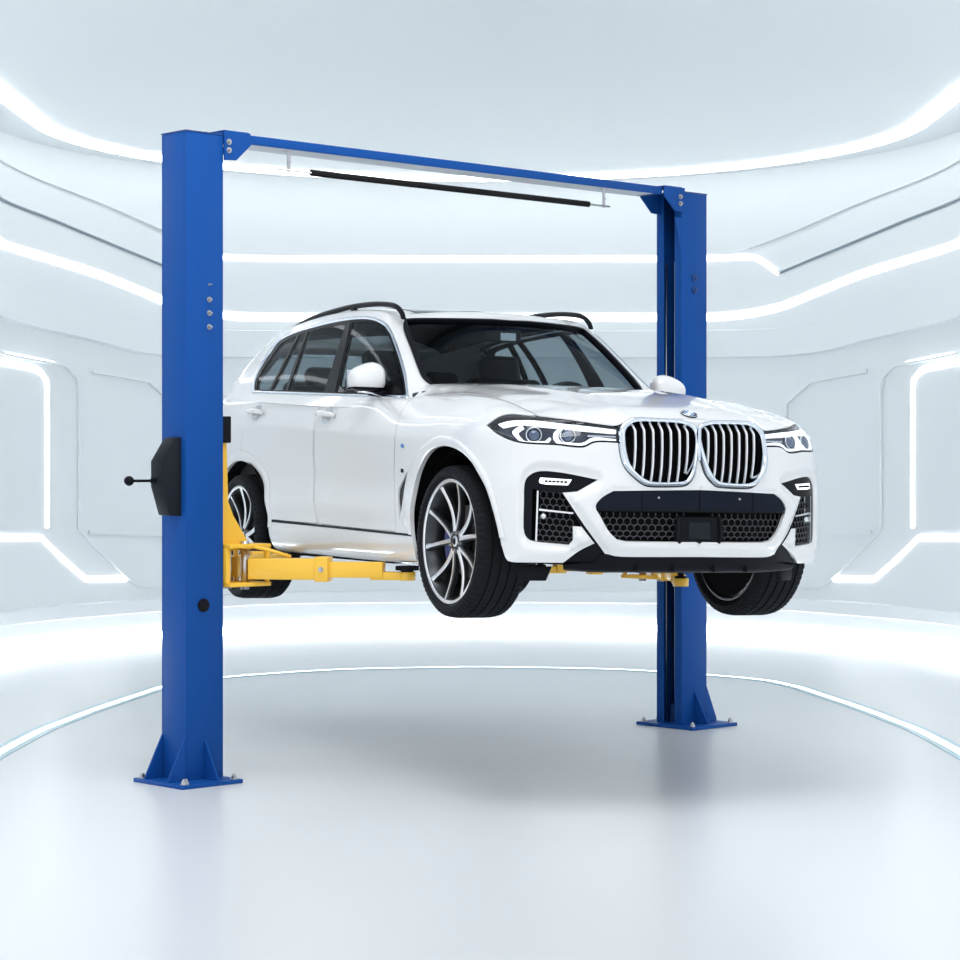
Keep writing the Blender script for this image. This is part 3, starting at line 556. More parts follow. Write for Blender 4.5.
 'fog_mesh':[(4.61,5.755),(4.507,5.748),(4.405,5.741),(4.303,5.734),(4.202,5.727),(4.101,5.719),(4,5.712),(3.899,5.705),(3.838,5.56),(3.777,5.418),(3.716,5.278),(3.656,5.14),(3.595,5.004),(3.534,4.87),(3.474,4.737),(3.502,4.611),(3.53,4.482),(3.558,4.351),(3.585,4.216),(3.584,4.056),(3.583,3.887),(3.581,3.707),(3.579,3.517),(3.638,3.367),(3.698,3.213),(3.805,3.224),(3.911,3.233),(4.018,3.242),(4.124,3.251),(4.23,3.26),(4.336,3.269),(4.442,3.277),(4.549,3.285),(4.656,3.292),(4.652,3.49),(4.648,3.683),(4.644,3.872),(4.64,4.057),(4.637,4.239),(4.634,4.416),(4.63,4.59),(4.627,4.761),(4.624,4.929),(4.621,5.094),(4.618,5.257),(4.615,5.42),(4.612,5.585)],
 'diag':[(3.898,5.66),(3.838,5.529),(3.779,5.401),(3.719,5.274),(3.659,5.149),(3.6,5.025),(3.54,4.903),(3.48,4.782),(3.42,4.663),(3.359,4.543),(3.298,4.423),(3.236,4.301),(3.173,4.176),(3.11,4.046),(3.046,3.908),(2.982,3.76),(2.916,3.602),(2.849,3.434),(2.781,3.256),(2.712,3.072),(2.643,2.887),(2.585,2.769),(2.527,2.65),(2.598,2.49),(2.67,2.323),(2.742,2.143),(2.857,2.141),(2.972,2.138),(3.087,2.134),(3.202,2.129),(3.317,2.123),(3.432,2.115),(3.547,2.107),(3.662,2.099),(3.776,2.09),(3.89,2.08),(3.807,2.242),(3.727,2.391),(3.647,2.532),(3.562,2.666),(3.471,2.795),(3.388,2.899),(3.3,3.001),(3.209,3.103),(3.116,3.204),(3.024,3.305),(2.934,3.404),(3.002,3.568),(3.068,3.723),(3.134,3.868),(3.199,4.003),(3.264,4.131),(3.328,4.253),(3.376,4.361),(3.424,4.467),(3.472,4.572),(3.526,4.704),(3.579,4.836),(3.632,4.969),(3.685,5.103),(3.739,5.239),(3.792,5.377),(3.845,5.517)],
 'lower_grille':[(0,5.95),(2.419,5.833),(2.503,5.757),(2.589,5.683),(2.67,5.607),(2.742,5.524),(2.828,5.4),(2.9,5.266),(2.933,5.129),(2.911,4.994),(2.85,4.854),(2.782,4.702),(2.741,4.597),(2.697,4.481),(2.65,4.359),(2.602,4.24),(2.553,4.131),(2.491,4.013),(2.426,3.908),(2.361,3.804),(2.296,3.691),(2.201,3.656),(2.107,3.62),(2.013,3.584),(1.914,3.582),(1.817,3.58),(1.721,3.578),(1.625,3.576),(1.529,3.574),(1.432,3.573),(1.334,3.571),(1.233,3.57),(1.13,3.57),(1.034,3.57),(0.936,3.57),(0.835,3.571),(0.732,3.572),(0.627,3.573),(0.521,3.575),(0.414,3.576),(0.307,3.577),(0.2,3.579),(0.093,3.58),(0,3.45)],
 'plate_panel':[(0,5.95),(2.419,5.833),(2.503,5.757),(2.589,5.683),(2.67,5.607),(2.742,5.524),(2.816,5.397),(2.875,5.262),(2.933,5.129),(2.887,5.069),(2.841,5.01),(2.728,5.009),(2.615,5.008),(2.503,5.006),(2.39,5.004),(2.279,5.001),(2.168,4.999),(2.059,4.996),(1.951,4.993),(1.844,4.99),(1.738,4.988),(1.634,4.985),(1.531,4.983),(1.429,4.98),(1.32,4.978),(1.213,4.976),(1.105,4.974),(0.999,4.972),(0.892,4.97),(0.785,4.968),(0.677,4.966),(0.569,4.964),(0.461,4.962),(0.351,4.961),(0.241,4.959),(0.129,4.957),(0,4.95)],
 'chin_line':[(0.018,2.67),(0.134,2.669),(0.252,2.668),(0.37,2.667),(0.489,2.665),(0.607,2.664),(0.724,2.662),(0.838,2.661),(0.949,2.66),(1.055,2.658),(1.158,2.658),(1.254,2.657),(1.346,2.657),(1.473,2.656),(1.594,2.655),(1.708,2.655),(1.815,2.655),(1.915,2.656),(2.009,2.658),(2.098,2.663),(2.18,2.67),(2.32,2.7),(2.429,2.742),(2.516,2.779),(2.592,2.794),(2.693,2.743),(2.763,2.66)],
 'corner_line':[(3.875,2.137),(3.994,2.126),(4.113,2.115),(4.233,2.104),(4.352,2.092),(4.469,2.08),(4.584,2.068),(4.696,2.055),(4.827,2.037),(4.962,2.013),(5.096,1.987),(5.223,1.963),(5.338,1.948),(5.432,1.948),(5.574,2.018),(5.627,2.177),(5.664,2.343),(5.691,2.531),(5.715,2.686),(5.741,2.831),(5.763,2.95)],
 'arch_front_in':[(8.97,1.787),(8.962,2.083),(8.966,2.323),(8.976,2.54),(8.991,2.747),(9.009,2.953),(9.03,3.165),(9.054,3.385),(9.078,3.612),(9.099,3.837),(9.111,4.051),(9.115,4.248),(9.115,4.427),(9.114,4.642),(9.114,4.817),(9.112,4.998),(9.116,5.225),(9.122,5.367),(9.129,5.526),(9.134,5.693),(9.131,5.863),(9.117,6.029),(9.088,6.186),(9.049,6.331),(9.003,6.461),(8.935,6.621),(8.86,6.775),(8.783,6.924),(8.704,7.068),(8.626,7.202),(8.549,7.325),(8.437,7.484),(8.324,7.61),(8.211,7.702),(8.093,7.76),(7.968,7.779),(7.833,7.758),(7.695,7.704),(7.559,7.623),(7.452,7.538),(7.344,7.435),(7.237,7.316),(7.134,7.186),(7.036,7.049),(6.944,6.898),(6.856,6.731),(6.771,6.559),(6.69,6.389),(6.612,6.232),(6.54,6.096),(6.475,5.973),(6.413,5.851),(6.353,5.719),(6.292,5.564),(6.246,5.431),(6.199,5.282),(6.152,5.12),(6.107,4.951),(6.065,4.779),(6.026,4.612),(5.992,4.46),(5.953,4.271),(5.921,4.102),(5.894,3.943),(5.869,3.785),(5.845,3.62),(5.822,3.447),(5.802,3.272),(5.784,3.096),(5.766,2.917),(5.749,2.735)],
 'arch_front_out':[(9.118,3.204),(9.169,3.432),(9.225,3.661),(9.276,3.9),(9.311,4.158),(9.325,4.344),(9.336,4.537),(9.349,4.731),(9.366,4.924),(9.392,5.111),(9.422,5.288),(9.454,5.457),(9.482,5.619),(9.503,5.776),(9.512,5.928),(9.506,6.075),(9.484,6.22),(9.448,6.369),(9.4,6.522),(9.34,6.677),(9.271,6.831),(9.196,6.981),(9.117,7.123),(9.017,7.285),(8.913,7.445),(8.809,7.603),(8.707,7.76),(8.61,7.914),(8.515,8.065),(8.42,8.209),(8.327,8.334),(8.236,8.432),(8.147,8.496),(8.033,8.52),(7.914,8.493),(7.799,8.442),(7.698,8.39),(7.6,8.327),(7.524,8.244),(7.434,8.126),(7.348,8.016),(7.254,7.892),(7.153,7.748),(7.045,7.58),(6.967,7.453),(6.883,7.316),(6.795,7.171),(6.705,7.019),(6.617,6.862),(6.533,6.7),(6.453,6.537),(6.376,6.37),(6.302,6.202),(6.231,6.033),(6.165,5.862),(6.103,5.689),(6.059,5.553),(6.017,5.41),(5.978,5.26),(5.941,5.106),(5.906,4.949),(5.872,4.789),(5.841,4.631),(5.811,4.479),(5.776,4.285),(5.744,4.099),(5.716,3.916),(5.689,3.736),(5.663,3.555),(5.636,3.369)],
 'arch_rear_out':[(14.696,7.3),(14.511,7.303),(14.341,7.31),(14.192,7.289),(14.061,7.239),(13.946,7.164),(13.852,7.053),(13.795,6.941),(13.748,6.806),(13.705,6.654),(13.663,6.486),(13.633,6.362),(13.601,6.223),(13.564,6.074),(13.52,5.918),(13.469,5.759),(13.414,5.602),(13.345,5.419),(13.277,5.231),(13.215,5.039),(13.169,4.84),(13.138,4.631),(13.12,4.414),(13.108,4.193),(13.094,3.967),(13.071,3.736),(13.041,3.503)],
 'arch_rear_in':[(14.668,6.888),(14.509,6.907),(14.362,6.927),(14.231,6.913),(14.119,6.857),(14.021,6.769),(13.934,6.641),(13.887,6.542),(13.843,6.424),(13.798,6.293),(13.75,6.151),(13.698,6.003),(13.637,5.843),(13.568,5.667),(13.492,5.477),(13.415,5.277),(13.344,5.073),(13.288,4.866),(13.248,4.65),(13.218,4.423),(13.192,4.185),(13.16,3.934),(13.118,3.667),(13.069,3.39),(13.026,3.121),(12.994,2.874),(12.973,2.655),(12.958,2.415),(12.95,2.193),(12.949,1.956),(12.958,1.652)],
 'door_front':[(9.723,11.713),(9.685,11.261),(9.667,10.909),(9.665,10.633),(9.653,10.275),(9.635,9.928),(9.618,9.496),(9.602,8.824),(9.632,8.209),(9.697,7.743),(9.764,7.383),(9.825,7.069),(9.874,6.785),(9.908,6.517),(9.919,6.246),(9.898,5.964),(9.839,5.663),(9.76,5.34),(9.693,4.999),(9.664,4.638),(9.658,4.253),(9.642,3.841),(9.602,3.413),(9.791,3.451),(9.965,3.479),(10.128,3.497),(10.283,3.511),(10.436,3.521),(10.591,3.53),(10.751,3.54),(10.916,3.55),(11.086,3.562),(11.26,3.575),(11.437,3.588),(11.614,3.601),(11.67,3.972),(11.704,4.35),(11.736,4.743),(11.794,5.128),(11.844,5.381),(11.892,5.629),(11.928,5.863),(11.941,6.083),(11.934,6.293),(11.919,6.496),(11.911,6.68),(11.904,6.862),(11.879,7.091),(11.839,7.328),(11.786,7.634),(11.724,8.037),(11.675,8.726),(11.692,9.411),(11.714,9.839),(11.725,10.282),(11.721,10.825),(11.718,11.476),(11.822,12.484),(11.653,12.497),(11.487,12.514),(11.323,12.531),(11.16,12.546),(10.995,12.555),(10.827,12.554),(10.678,12.535),(10.525,12.489),(10.368,12.405),(10.207,12.273),(10.044,12.096),(9.883,11.9)],
 'door_rear':[(11.852,12.526),(11.74,11.487),(11.742,10.825),(11.746,10.278),(11.734,9.833),(11.712,9.404),(11.696,8.713),(11.745,8.031),(11.807,7.63),(11.86,7.325),(11.9,7.088),(11.923,6.882),(11.93,6.722),(11.945,6.494),(11.958,6.277),(11.955,6.006),(11.919,5.701),(11.863,5.394),(11.814,5.124),(11.756,4.681),(11.724,4.346),(11.692,3.976),(11.639,3.616),(11.784,3.612),(11.931,3.607),(12.079,3.602),(12.227,3.6),(12.373,3.6),(12.552,3.608),(12.729,3.621),(12.909,3.639),(13.095,3.66),(13.137,3.986),(13.162,4.301),(13.192,4.626),(13.252,4.959),(13.352,5.285),(13.468,5.6),(13.553,5.844),(13.627,6.091),(13.682,6.318),(13.724,6.507),(13.796,6.77),(13.862,6.962),(13.923,7.113),(13.983,7.243),(13.945,7.414),(13.881,7.672),(13.817,7.941),(13.738,8.426),(13.704,9.151),(13.717,9.657),(13.736,10.192),(13.708,10.647),(13.645,11.126),(13.59,11.757),(13.756,12.877),(13.454,12.708),(13.198,12.588),(12.967,12.513),(12.743,12.475),(12.563,12.466),(12.382,12.471),(12.202,12.486),(12.025,12.506)],
 'vent':[(9.439,6.6),(9.512,6.476),(9.584,6.347),(9.646,6.219),(9.695,6.099),(9.726,5.994),(9.755,5.841),(9.739,5.678),(9.704,5.519),(9.653,5.319),(9.601,5.102),(9.566,4.896),(9.547,4.708),(9.535,4.524),(9.526,4.34),(9.516,4.146),(9.497,4.375),(9.479,4.586),(9.466,4.802),(9.466,5.041),(9.48,5.226),(9.503,5.429),(9.528,5.636),(9.545,5.831),(9.548,6.003),(9.539,6.143),(9.509,6.334),(9.477,6.467)],
 'fuel_line':[(14.259,11.067),(14.194,10.684),(14.139,10.32),(14.093,9.983),(14.059,9.683),(14.044,9.427),(14.068,9.09),(14.132,8.833),(14.209,8.654),(14.324,8.558),(14.445,8.544)],
 'face_out':[(1.399,4.758),(1.375,4.92),(1.341,5.058),(1.301,5.18),(1.255,5.29),(1.202,5.384),(1.142,5.451),(1.091,5.476),(1.035,5.484),(0.977,5.483),(0.92,5.482),(0.865,5.48),(0.809,5.475),(0.753,5.468),(0.697,5.462),(0.639,5.457),(0.581,5.453),(0.524,5.449),(0.468,5.442),(0.397,5.434),(0.329,5.423),(0.265,5.398),(0.204,5.357),(0.148,5.302),(0.1,5.225),(0.059,5.124),(0.026,5.001),(0.002,4.851),(0,4.666),(0,4.455),(0,4.233),(0,4.063),(0.003,3.888),(0.012,3.708),(0.023,3.524),(0.034,3.334),(0.047,3.137),(0.06,2.942),(0.075,2.758),(0.092,2.528),(0.111,2.311),(0.14,2.11),(0.183,1.917),(0.235,1.741),(0.294,1.611),(0.356,1.551),(0.424,1.537),(0.5,1.529),(0.564,1.517),(0.633,1.507),(0.704,1.501),(0.773,1.503),(0.841,1.502),(0.909,1.503),(0.975,1.519),(1.037,1.569),(1.094,1.662),(1.147,1.787),(1.197,1.929),(1.241,2.072),(1.282,2.211),(1.318,2.356),(1.349,2.508),(1.375,2.67),(1.393,2.848),(1.406,3.039),(1.414,3.233),(1.419,3.42),(1.422,3.599),(1.422,3.775),(1.419,3.948),(1.417,4.117),(1.415,4.343),(1.411,4.562)],
 'face_in':[(1.29,4.621),(1.256,4.804),(1.21,4.948),(1.162,5.058),(1.1,5.132),(1.044,5.158),(0.981,5.167),(0.913,5.172),(0.862,5.174),(0.808,5.173),(0.753,5.171),(0.698,5.168),(0.643,5.165),(0.587,5.163),(0.532,5.159),(0.479,5.153),(0.413,5.145),(0.352,5.134),(0.294,5.112),(0.24,5.078),(0.19,5.033),(0.148,4.973),(0.1,4.859),(0.07,4.697),(0.061,4.544),(0.059,4.362),(0.062,4.167),(0.069,3.962),(0.079,3.744),(0.092,3.518),(0.103,3.342),(0.115,3.159),(0.128,2.979),(0.142,2.811),(0.161,2.609),(0.183,2.423),(0.21,2.252),(0.242,2.089),(0.279,1.941),(0.325,1.83),(0.38,1.773),(0.442,1.752),(0.513,1.738),(0.573,1.723),(0.638,1.71),(0.705,1.703),(0.767,1.706),(0.826,1.713),(0.882,1.725),(0.936,1.75),(0.987,1.797),(1.035,1.872),(1.081,1.968),(1.123,2.078),(1.16,2.192),(1.203,2.347),(1.239,2.515),(1.268,2.706),(1.284,2.872),(1.296,3.055),(1.304,3.244),(1.31,3.427),(1.313,3.608),(1.314,3.79),(1.313,3.965),(1.31,4.124),(1.307,4.311),(1.302,4.475)],
 'sill_line':[(13.12,3.671),(13.005,3.658),(12.892,3.647),(12.783,3.638),(12.676,3.629),(12.571,3.622),(12.468,3.615),(12.365,3.609),(12.264,3.603),(12.162,3.597),(12.061,3.592),(11.959,3.587),(11.857,3.582),(11.754,3.577),(11.65,3.572),(11.544,3.567),(11.437,3.562),(11.329,3.557),(11.24,3.553),(11.151,3.549),(11.06,3.545),(10.969,3.541),(10.877,3.537),(10.784,3.532),(10.691,3.528),(10.596,3.522),(10.5,3.515),(10.401,3.507),(10.3,3.498),(10.197,3.486),(10.089,3.471),(9.977,3.453),(9.859,3.431),(9.735,3.405),(9.607,3.375),(9.474,3.341),(9.339,3.306),(9.203,3.268),(9.068,3.231),(9.047,3.08),(9.181,3.116),(9.317,3.152),(9.452,3.187),(9.584,3.22),(9.713,3.25),(9.838,3.276),(9.957,3.299),(10.07,3.317),(10.179,3.333),(10.284,3.345),(10.385,3.355),(10.485,3.364),(10.582,3.371),(10.677,3.377),(10.771,3.382),(10.864,3.386),(10.956,3.39),(11.048,3.394),(11.138,3.397),(11.228,3.401),(11.316,3.404),(11.424,3.408),(11.53,3.411),(11.634,3.414),(11.737,3.417),(11.839,3.419),(11.94,3.422),(12.04,3.424),(12.14,3.427),(12.239,3.429),(12.339,3.431),(12.439,3.434),(12.541,3.438),(12.644,3.441),(12.749,3.446),(12.856,3.452),(12.966,3.459),(13.08,3.467)],
 'dlo':[(9.49,1.102),(9.546,1.331),(9.608,1.56),(9.668,1.788),(9.712,2.014),(9.733,2.235),(9.737,2.452),(9.731,2.666),(9.723,2.883),(9.718,3.058),(9.71,3.234),(9.698,3.412),(9.683,3.591),(9.664,3.772),(9.652,3.965),(9.648,4.178),(9.637,4.403),(9.6,4.62),(9.514,4.8),(9.372,4.921),(9.198,4.994),(9.01,5.037),(8.824,5.067),(8.648,5.096),(8.504,5.117),(8.358,5.131),(8.213,5.141),(8.07,5.15),(7.931,5.161),(7.799,5.177),(7.646,5.197),(7.496,5.216),(7.35,5.235),(7.208,5.255),(7.071,5.277),(6.941,5.301),(6.817,5.326),(6.695,5.349),(6.572,5.369),(6.446,5.385),(6.315,5.404),(6.181,5.428),(6.045,5.446),(5.909,5.45),(5.775,5.429),(5.604,5.369),(5.429,5.286),(5.253,5.181),(5.083,5.057),(4.927,4.932),(4.783,4.796),(4.643,4.62),(4.5,4.383),(4.419,4.214),(4.346,4.026),(4.285,3.829),(4.235,3.632),(4.194,3.438),(4.162,3.251),(4.137,3.076),(4.114,2.881),(4.098,2.688),(4.089,2.497),(4.089,2.309),(4.098,2.122),(4.118,1.938),(4.151,1.755),(4.197,1.574),(4.25,1.394),(4.306,1.213),(4.358,1.03),(4.402,0.842),(4.646,0.895),(4.849,0.932),(5.017,0.959),(5.159,0.979),(5.287,0.995),(5.404,1.008),(5.516,1.02),(5.624,1.03),(5.729,1.038),(5.834,1.046),(5.938,1.053),(6.044,1.059),(6.151,1.064),(6.241,1.067),(6.333,1.07),(6.427,1.073),(6.524,1.074),(6.622,1.076),(6.722,1.077),(6.824,1.077),(6.927,1.077),(7.031,1.077),(7.136,1.076),(7.242,1.075),(7.348,1.074),(7.454,1.073),(7.559,1.072),(7.664,1.07),(7.767,1.069),(7.892,1.068),(8.017,1.067),(8.141,1.066),(8.266,1.066),(8.392,1.067),(8.519,1.068),(8.647,1.07),(8.778,1.073),(8.911,1.076),(9.048,1.081),(9.189,1.086),(9.336,1.093)],
 'dlo_in':[(9.413,1.256),(9.454,1.444),(9.5,1.631),(9.543,1.82),(9.573,2.014),(9.585,2.214),(9.583,2.418),(9.573,2.623),(9.56,2.825),(9.543,3.023),(9.52,3.219),(9.491,3.413),(9.458,3.608),(9.435,3.817),(9.416,4.043),(9.377,4.268),(9.288,4.456),(9.173,4.559),(9.034,4.627),(8.88,4.672),(8.721,4.703),(8.563,4.732),(8.429,4.753),(8.289,4.768),(8.147,4.779),(8.007,4.791),(7.871,4.806),(7.742,4.824),(7.594,4.85),(7.449,4.877),(7.307,4.904),(7.169,4.932),(7.036,4.958),(6.908,4.983),(6.785,5.007),(6.665,5.029),(6.545,5.047),(6.422,5.062),(6.296,5.075),(6.166,5.09),(6.036,5.1),(5.908,5.099),(5.784,5.081),(5.633,5.037),(5.482,4.974),(5.335,4.891),(5.195,4.787),(5.068,4.68),(4.951,4.563),(4.838,4.412),(4.72,4.206),(4.64,4.033),(4.565,3.837),(4.5,3.631),(4.445,3.423),(4.401,3.22),(4.365,3.028),(4.338,2.843),(4.318,2.656),(4.307,2.47),(4.304,2.287),(4.31,2.109),(4.325,1.939),(4.349,1.776),(4.383,1.619),(4.422,1.465),(4.462,1.313),(4.499,1.16),(4.531,1.002),(4.763,1.045),(4.951,1.074),(5.106,1.095),(5.242,1.112),(5.365,1.125),(5.481,1.137),(5.593,1.147),(5.703,1.156),(5.811,1.164),(5.921,1.171),(6.032,1.177),(6.146,1.183),(6.235,1.187),(6.327,1.191),(6.422,1.194),(6.52,1.197),(6.62,1.2),(6.722,1.202),(6.826,1.204),(6.931,1.206),(7.038,1.207),(7.145,1.208),(7.253,1.209),(7.361,1.21),(7.469,1.21),(7.575,1.21),(7.68,1.211),(7.782,1.211),(7.915,1.211),(8.046,1.212),(8.176,1.213),(8.305,1.215),(8.435,1.217),(8.564,1.219),(8.696,1.223),(8.83,1.227),(8.967,1.232),(9.109,1.239),(9.257,1.246)],
 'glass_quarter':[(9.353,1.34),(9.398,1.557),(9.446,1.775),(9.476,2.002),(9.478,2.18),(9.466,2.364),(9.445,2.549),(9.422,2.734),(9.397,2.917),(9.366,3.101),(9.33,3.282),(9.29,3.462),(9.252,3.651),(9.214,3.849),(9.161,4.041),(9.079,4.201),(8.955,4.304),(8.807,4.363),(8.654,4.406),(8.513,4.462),(8.523,4.2),(8.537,3.966),(8.553,3.751),(8.571,3.55),(8.59,3.356),(8.61,3.168),(8.631,2.981),(8.653,2.796),(8.676,2.611),(8.7,2.426),(8.725,2.241),(8.75,2.056),(8.777,1.872),(8.804,1.687),(8.831,1.5),(8.856,1.309),(8.976,1.315),(9.098,1.322),(9.223,1.33)],
 'glass_rear_vent':[(8.398,4.495),(8.275,4.533),(8.154,4.573),(8.146,4.284),(8.144,4.03),(8.144,3.801),(8.147,3.588),(8.151,3.386),(8.157,3.19),(8.165,2.998),(8.173,2.808),(8.184,2.618),(8.195,2.43),(8.208,2.242),(8.221,2.055),(8.236,1.869),(8.252,1.683),(8.268,1.496),(8.283,1.305),(8.401,1.305),(8.523,1.306),(8.647,1.307),(8.774,1.309),(8.747,1.502),(8.718,1.691),(8.689,1.878),(8.661,2.064),(8.633,2.25),(8.606,2.436),(8.581,2.623),(8.556,2.809),(8.532,2.996),(8.509,3.184),(8.487,3.374),(8.465,3.569),(8.445,3.773),(8.427,3.99),(8.411,4.228)],
 'glass_rear':[(8.053,4.6),(7.916,4.609),(7.784,4.623),(7.653,4.642),(7.521,4.662),(7.383,4.682),(7.262,4.697),(7.136,4.714),(7.009,4.731),(6.88,4.752),(6.751,4.776),(6.624,4.805),(6.646,4.51),(6.67,4.25),(6.696,4.018),(6.723,3.806),(6.75,3.608),(6.777,3.419),(6.805,3.235),(6.832,3.055),(6.86,2.877),(6.888,2.699),(6.915,2.522),(6.943,2.346),(6.972,2.17),(7,1.996),(7.029,1.821),(7.057,1.647),(7.085,1.471),(7.112,1.292),(7.222,1.293),(7.334,1.293),(7.448,1.293),(7.565,1.293),(7.683,1.293),(7.805,1.294),(7.929,1.294),(8.056,1.296),(8.187,1.297),(8.172,1.489),(8.156,1.678),(8.14,1.866),(8.125,2.054),(8.111,2.242),(8.098,2.431),(8.086,2.621),(8.076,2.812),(8.067,3.005),(8.059,3.198),(8.052,3.396),(8.047,3.6),(8.044,3.815),(8.043,4.047),(8.046,4.306)],
 'glass_front':[(6.375,4.871),(6.232,4.875),(6.086,4.891),(5.941,4.901),(5.8,4.886),(5.66,4.844),(5.52,4.784),(5.384,4.708),(5.257,4.615),(5.112,4.49),(4.986,4.337),(4.859,4.097),(4.794,3.931),(4.733,3.741),(4.68,3.54),(4.633,3.337),(4.594,3.139),(4.562,2.953),(4.534,2.777),(4.513,2.601),(4.498,2.427),(4.49,2.256),(4.49,2.091),(4.498,1.932),(4.518,1.751),(4.548,1.579),(4.582,1.411),(4.615,1.242),(4.642,1.07),(4.863,1.108),(5.044,1.136),(5.197,1.157),(5.334,1.174),(5.461,1.189),(5.58,1.202),(5.695,1.213),(5.806,1.223),(5.914,1.232),(6.02,1.24),(6.126,1.247),(6.23,1.254),(6.334,1.26),(6.438,1.265),(6.542,1.27),(6.646,1.274),(6.751,1.279),(6.729,1.457),(6.707,1.634),(6.684,1.809),(6.661,1.985),(6.638,2.161),(6.615,2.338),(6.592,2.517),(6.57,2.696),(6.548,2.876),(6.527,3.058),(6.505,3.241),(6.484,3.429),(6.463,3.622),(6.443,3.826),(6.423,4.045),(6.405,4.287),(6.389,4.558)],
 'pillar_strip':[(6.485,4.86),(6.421,4.868),(6.434,4.557),(6.45,4.287),(6.467,4.046),(6.487,3.828),(6.507,3.624),(6.527,3.431),(6.548,3.244),(6.569,3.061),(6.59,2.88),(6.612,2.7),(6.634,2.522),(6.656,2.344),(6.678,2.167),(6.701,1.991),(6.724,1.816),(6.747,1.641),(6.769,1.465),(6.79,1.286),(6.83,1.285),(6.81,1.463),(6.788,1.639),(6.767,1.814),(6.745,1.989),(6.723,2.165),(6.702,2.342),(6.681,2.519),(6.66,2.698),(6.64,2.878),(6.62,3.059),(6.6,3.241),(6.581,3.428),(6.562,3.621),(6.543,3.823),(6.526,4.041),(6.51,4.281),(6.496,4.55)],
 'ws_out':[(0,5.02),(0.568,5.095),(0.678,5.092),(0.787,5.093),(0.895,5.096),(1.003,5.103),(1.11,5.113),(1.217,5.126),(1.324,5.142),(1.431,5.161),(1.539,5.182),(1.651,5.207),(1.77,5.237),(1.893,5.273),(2.018,5.314),(2.145,5.359),(2.271,5.407),(2.395,5.453),(2.513,5.496),(2.622,5.531),(2.826,5.576),(2.985,5.581),(3.131,5.566),(3.31,5.54),(3.389,5.17),(3.479,4.86),(3.531,4.486),(3.532,4.262),(3.521,4.027),(3.503,3.795),(3.482,3.57),(3.464,3.355),(3.45,3.154),(3.44,2.953),(3.431,2.742),(3.423,2.533),(3.414,2.335),(3.406,2.158),(3.396,2.012),(3.379,1.815),(3.359,1.692),(3.33,1.586),(3.26,1.44),(3.183,1.313),(2.6,0.75),(0,0.75)],
 'ws_in':[(0,4.92),(0.601,4.928),(0.711,4.926),(0.819,4.927),(0.926,4.931),(1.033,4.938),(1.139,4.948),(1.245,4.961),(1.352,4.976),(1.458,4.993),(1.566,5.013),(1.678,5.036),(1.797,5.063),(1.92,5.096),(2.046,5.133),(2.173,5.173),(2.299,5.215),(2.422,5.255),(2.537,5.291),(2.643,5.319),(2.829,5.349),(2.961,5.344),(3.071,5.323),(3.208,5.301),(3.206,4.936),(3.213,4.635),(3.221,4.366),(3.227,4.11),(3.229,3.853),(3.226,3.661),(3.221,3.461),(3.214,3.259),(3.206,3.058),(3.198,2.862),(3.191,2.675),(3.185,2.504),(3.178,2.287),(3.172,2.087),(3.166,1.898),(3.16,1.711),(3.154,1.522),(2.9,0.85),(0,0.85)],
 'p_handle_f':[(11.449,10.199)],
 'p_handle_r':[(13.39,10.1)],
 'p_badge1':[(9.424,7.829)],
 'p_badge2':[(9.623,6.639)],
 'p_proj1':[(4.87,9.152)],
 'p_proj2':[(3.765,9.188)],
 'p_sensor':[(4.469,4.574)],
 'p_mirror':[(5.04,1.241)]}
BELT = build_belt(); GH = build_gh(); FACE = build_face()
def rotm(yaw, pit, rol):
    cy, sy = np.cos(yaw), np.sin(yaw); cr, sr = np.cos(rol), np.sin(rol); cp, sp = np.cos(pit), np.sin(pit)
    return np.array([[sy, cy, 0], [-cy, sy, 0], [0, 0, 1]])@np.array([[cp, 0, sp], [0, 1, 0], [-sp, 0, cp]])@np.array([[1, 0, 0], [0, cr, -sr], [0, sr, cr]])
CR = rotm(.4546, -.0179, -.02); CT = np.array([.7028, 12.1622, -.7802+CAMH])
def car2world(p): return CR@np.asarray(p, float)+CT
car = thing('car', 'white SUV with chrome twin grille raised on the blue lift', 'car')
car.matrix_world = Matrix([[*CR[i], CT[i]] for i in range(3)]+[[0, 0, 0, 1]])
SU, SV = .30, .085
def pip(poly, Q):
    """even-odd point in polygon"""
    P = np.asarray(poly); x, y = Q[:, 0], Q[:, 1]; c = np.zeros(len(Q), bool)
    for a, b in zip(P, np.roll(P, -1, 0)):
        if a[1] == b[1]: continue
        k = ((a[1] > y) != (b[1] > y)) & (x < (b[0]-a[0])*(y-a[1])/(b[1]-a[1])+a[0]); c ^= k
    return c
def densify(poly, h, closed=True):
    P = np.asarray(poly, float); out = []
    n = len(P)
    for i in range(n if closed else n-1):
        a, b = P[i], P[(i+1) % n]; k = max(1, int(np.linalg.norm((b-a)*[SU, SV])/h))
        for j in range(k): out.append(a+(b-a)*j/k)
    if not closed: out.append(P[-1])
    Q = [out[0]]
    for p in out[1:]:
        if np.linalg.norm((p-Q[-1])*[SU, SV]) > .0015: Q.append(p)
    if closed and len(Q) > 3 and np.linalg.norm((Q[0]-Q[-1])*[SU, SV]) < .0015: Q.pop()
    return np.array(Q)
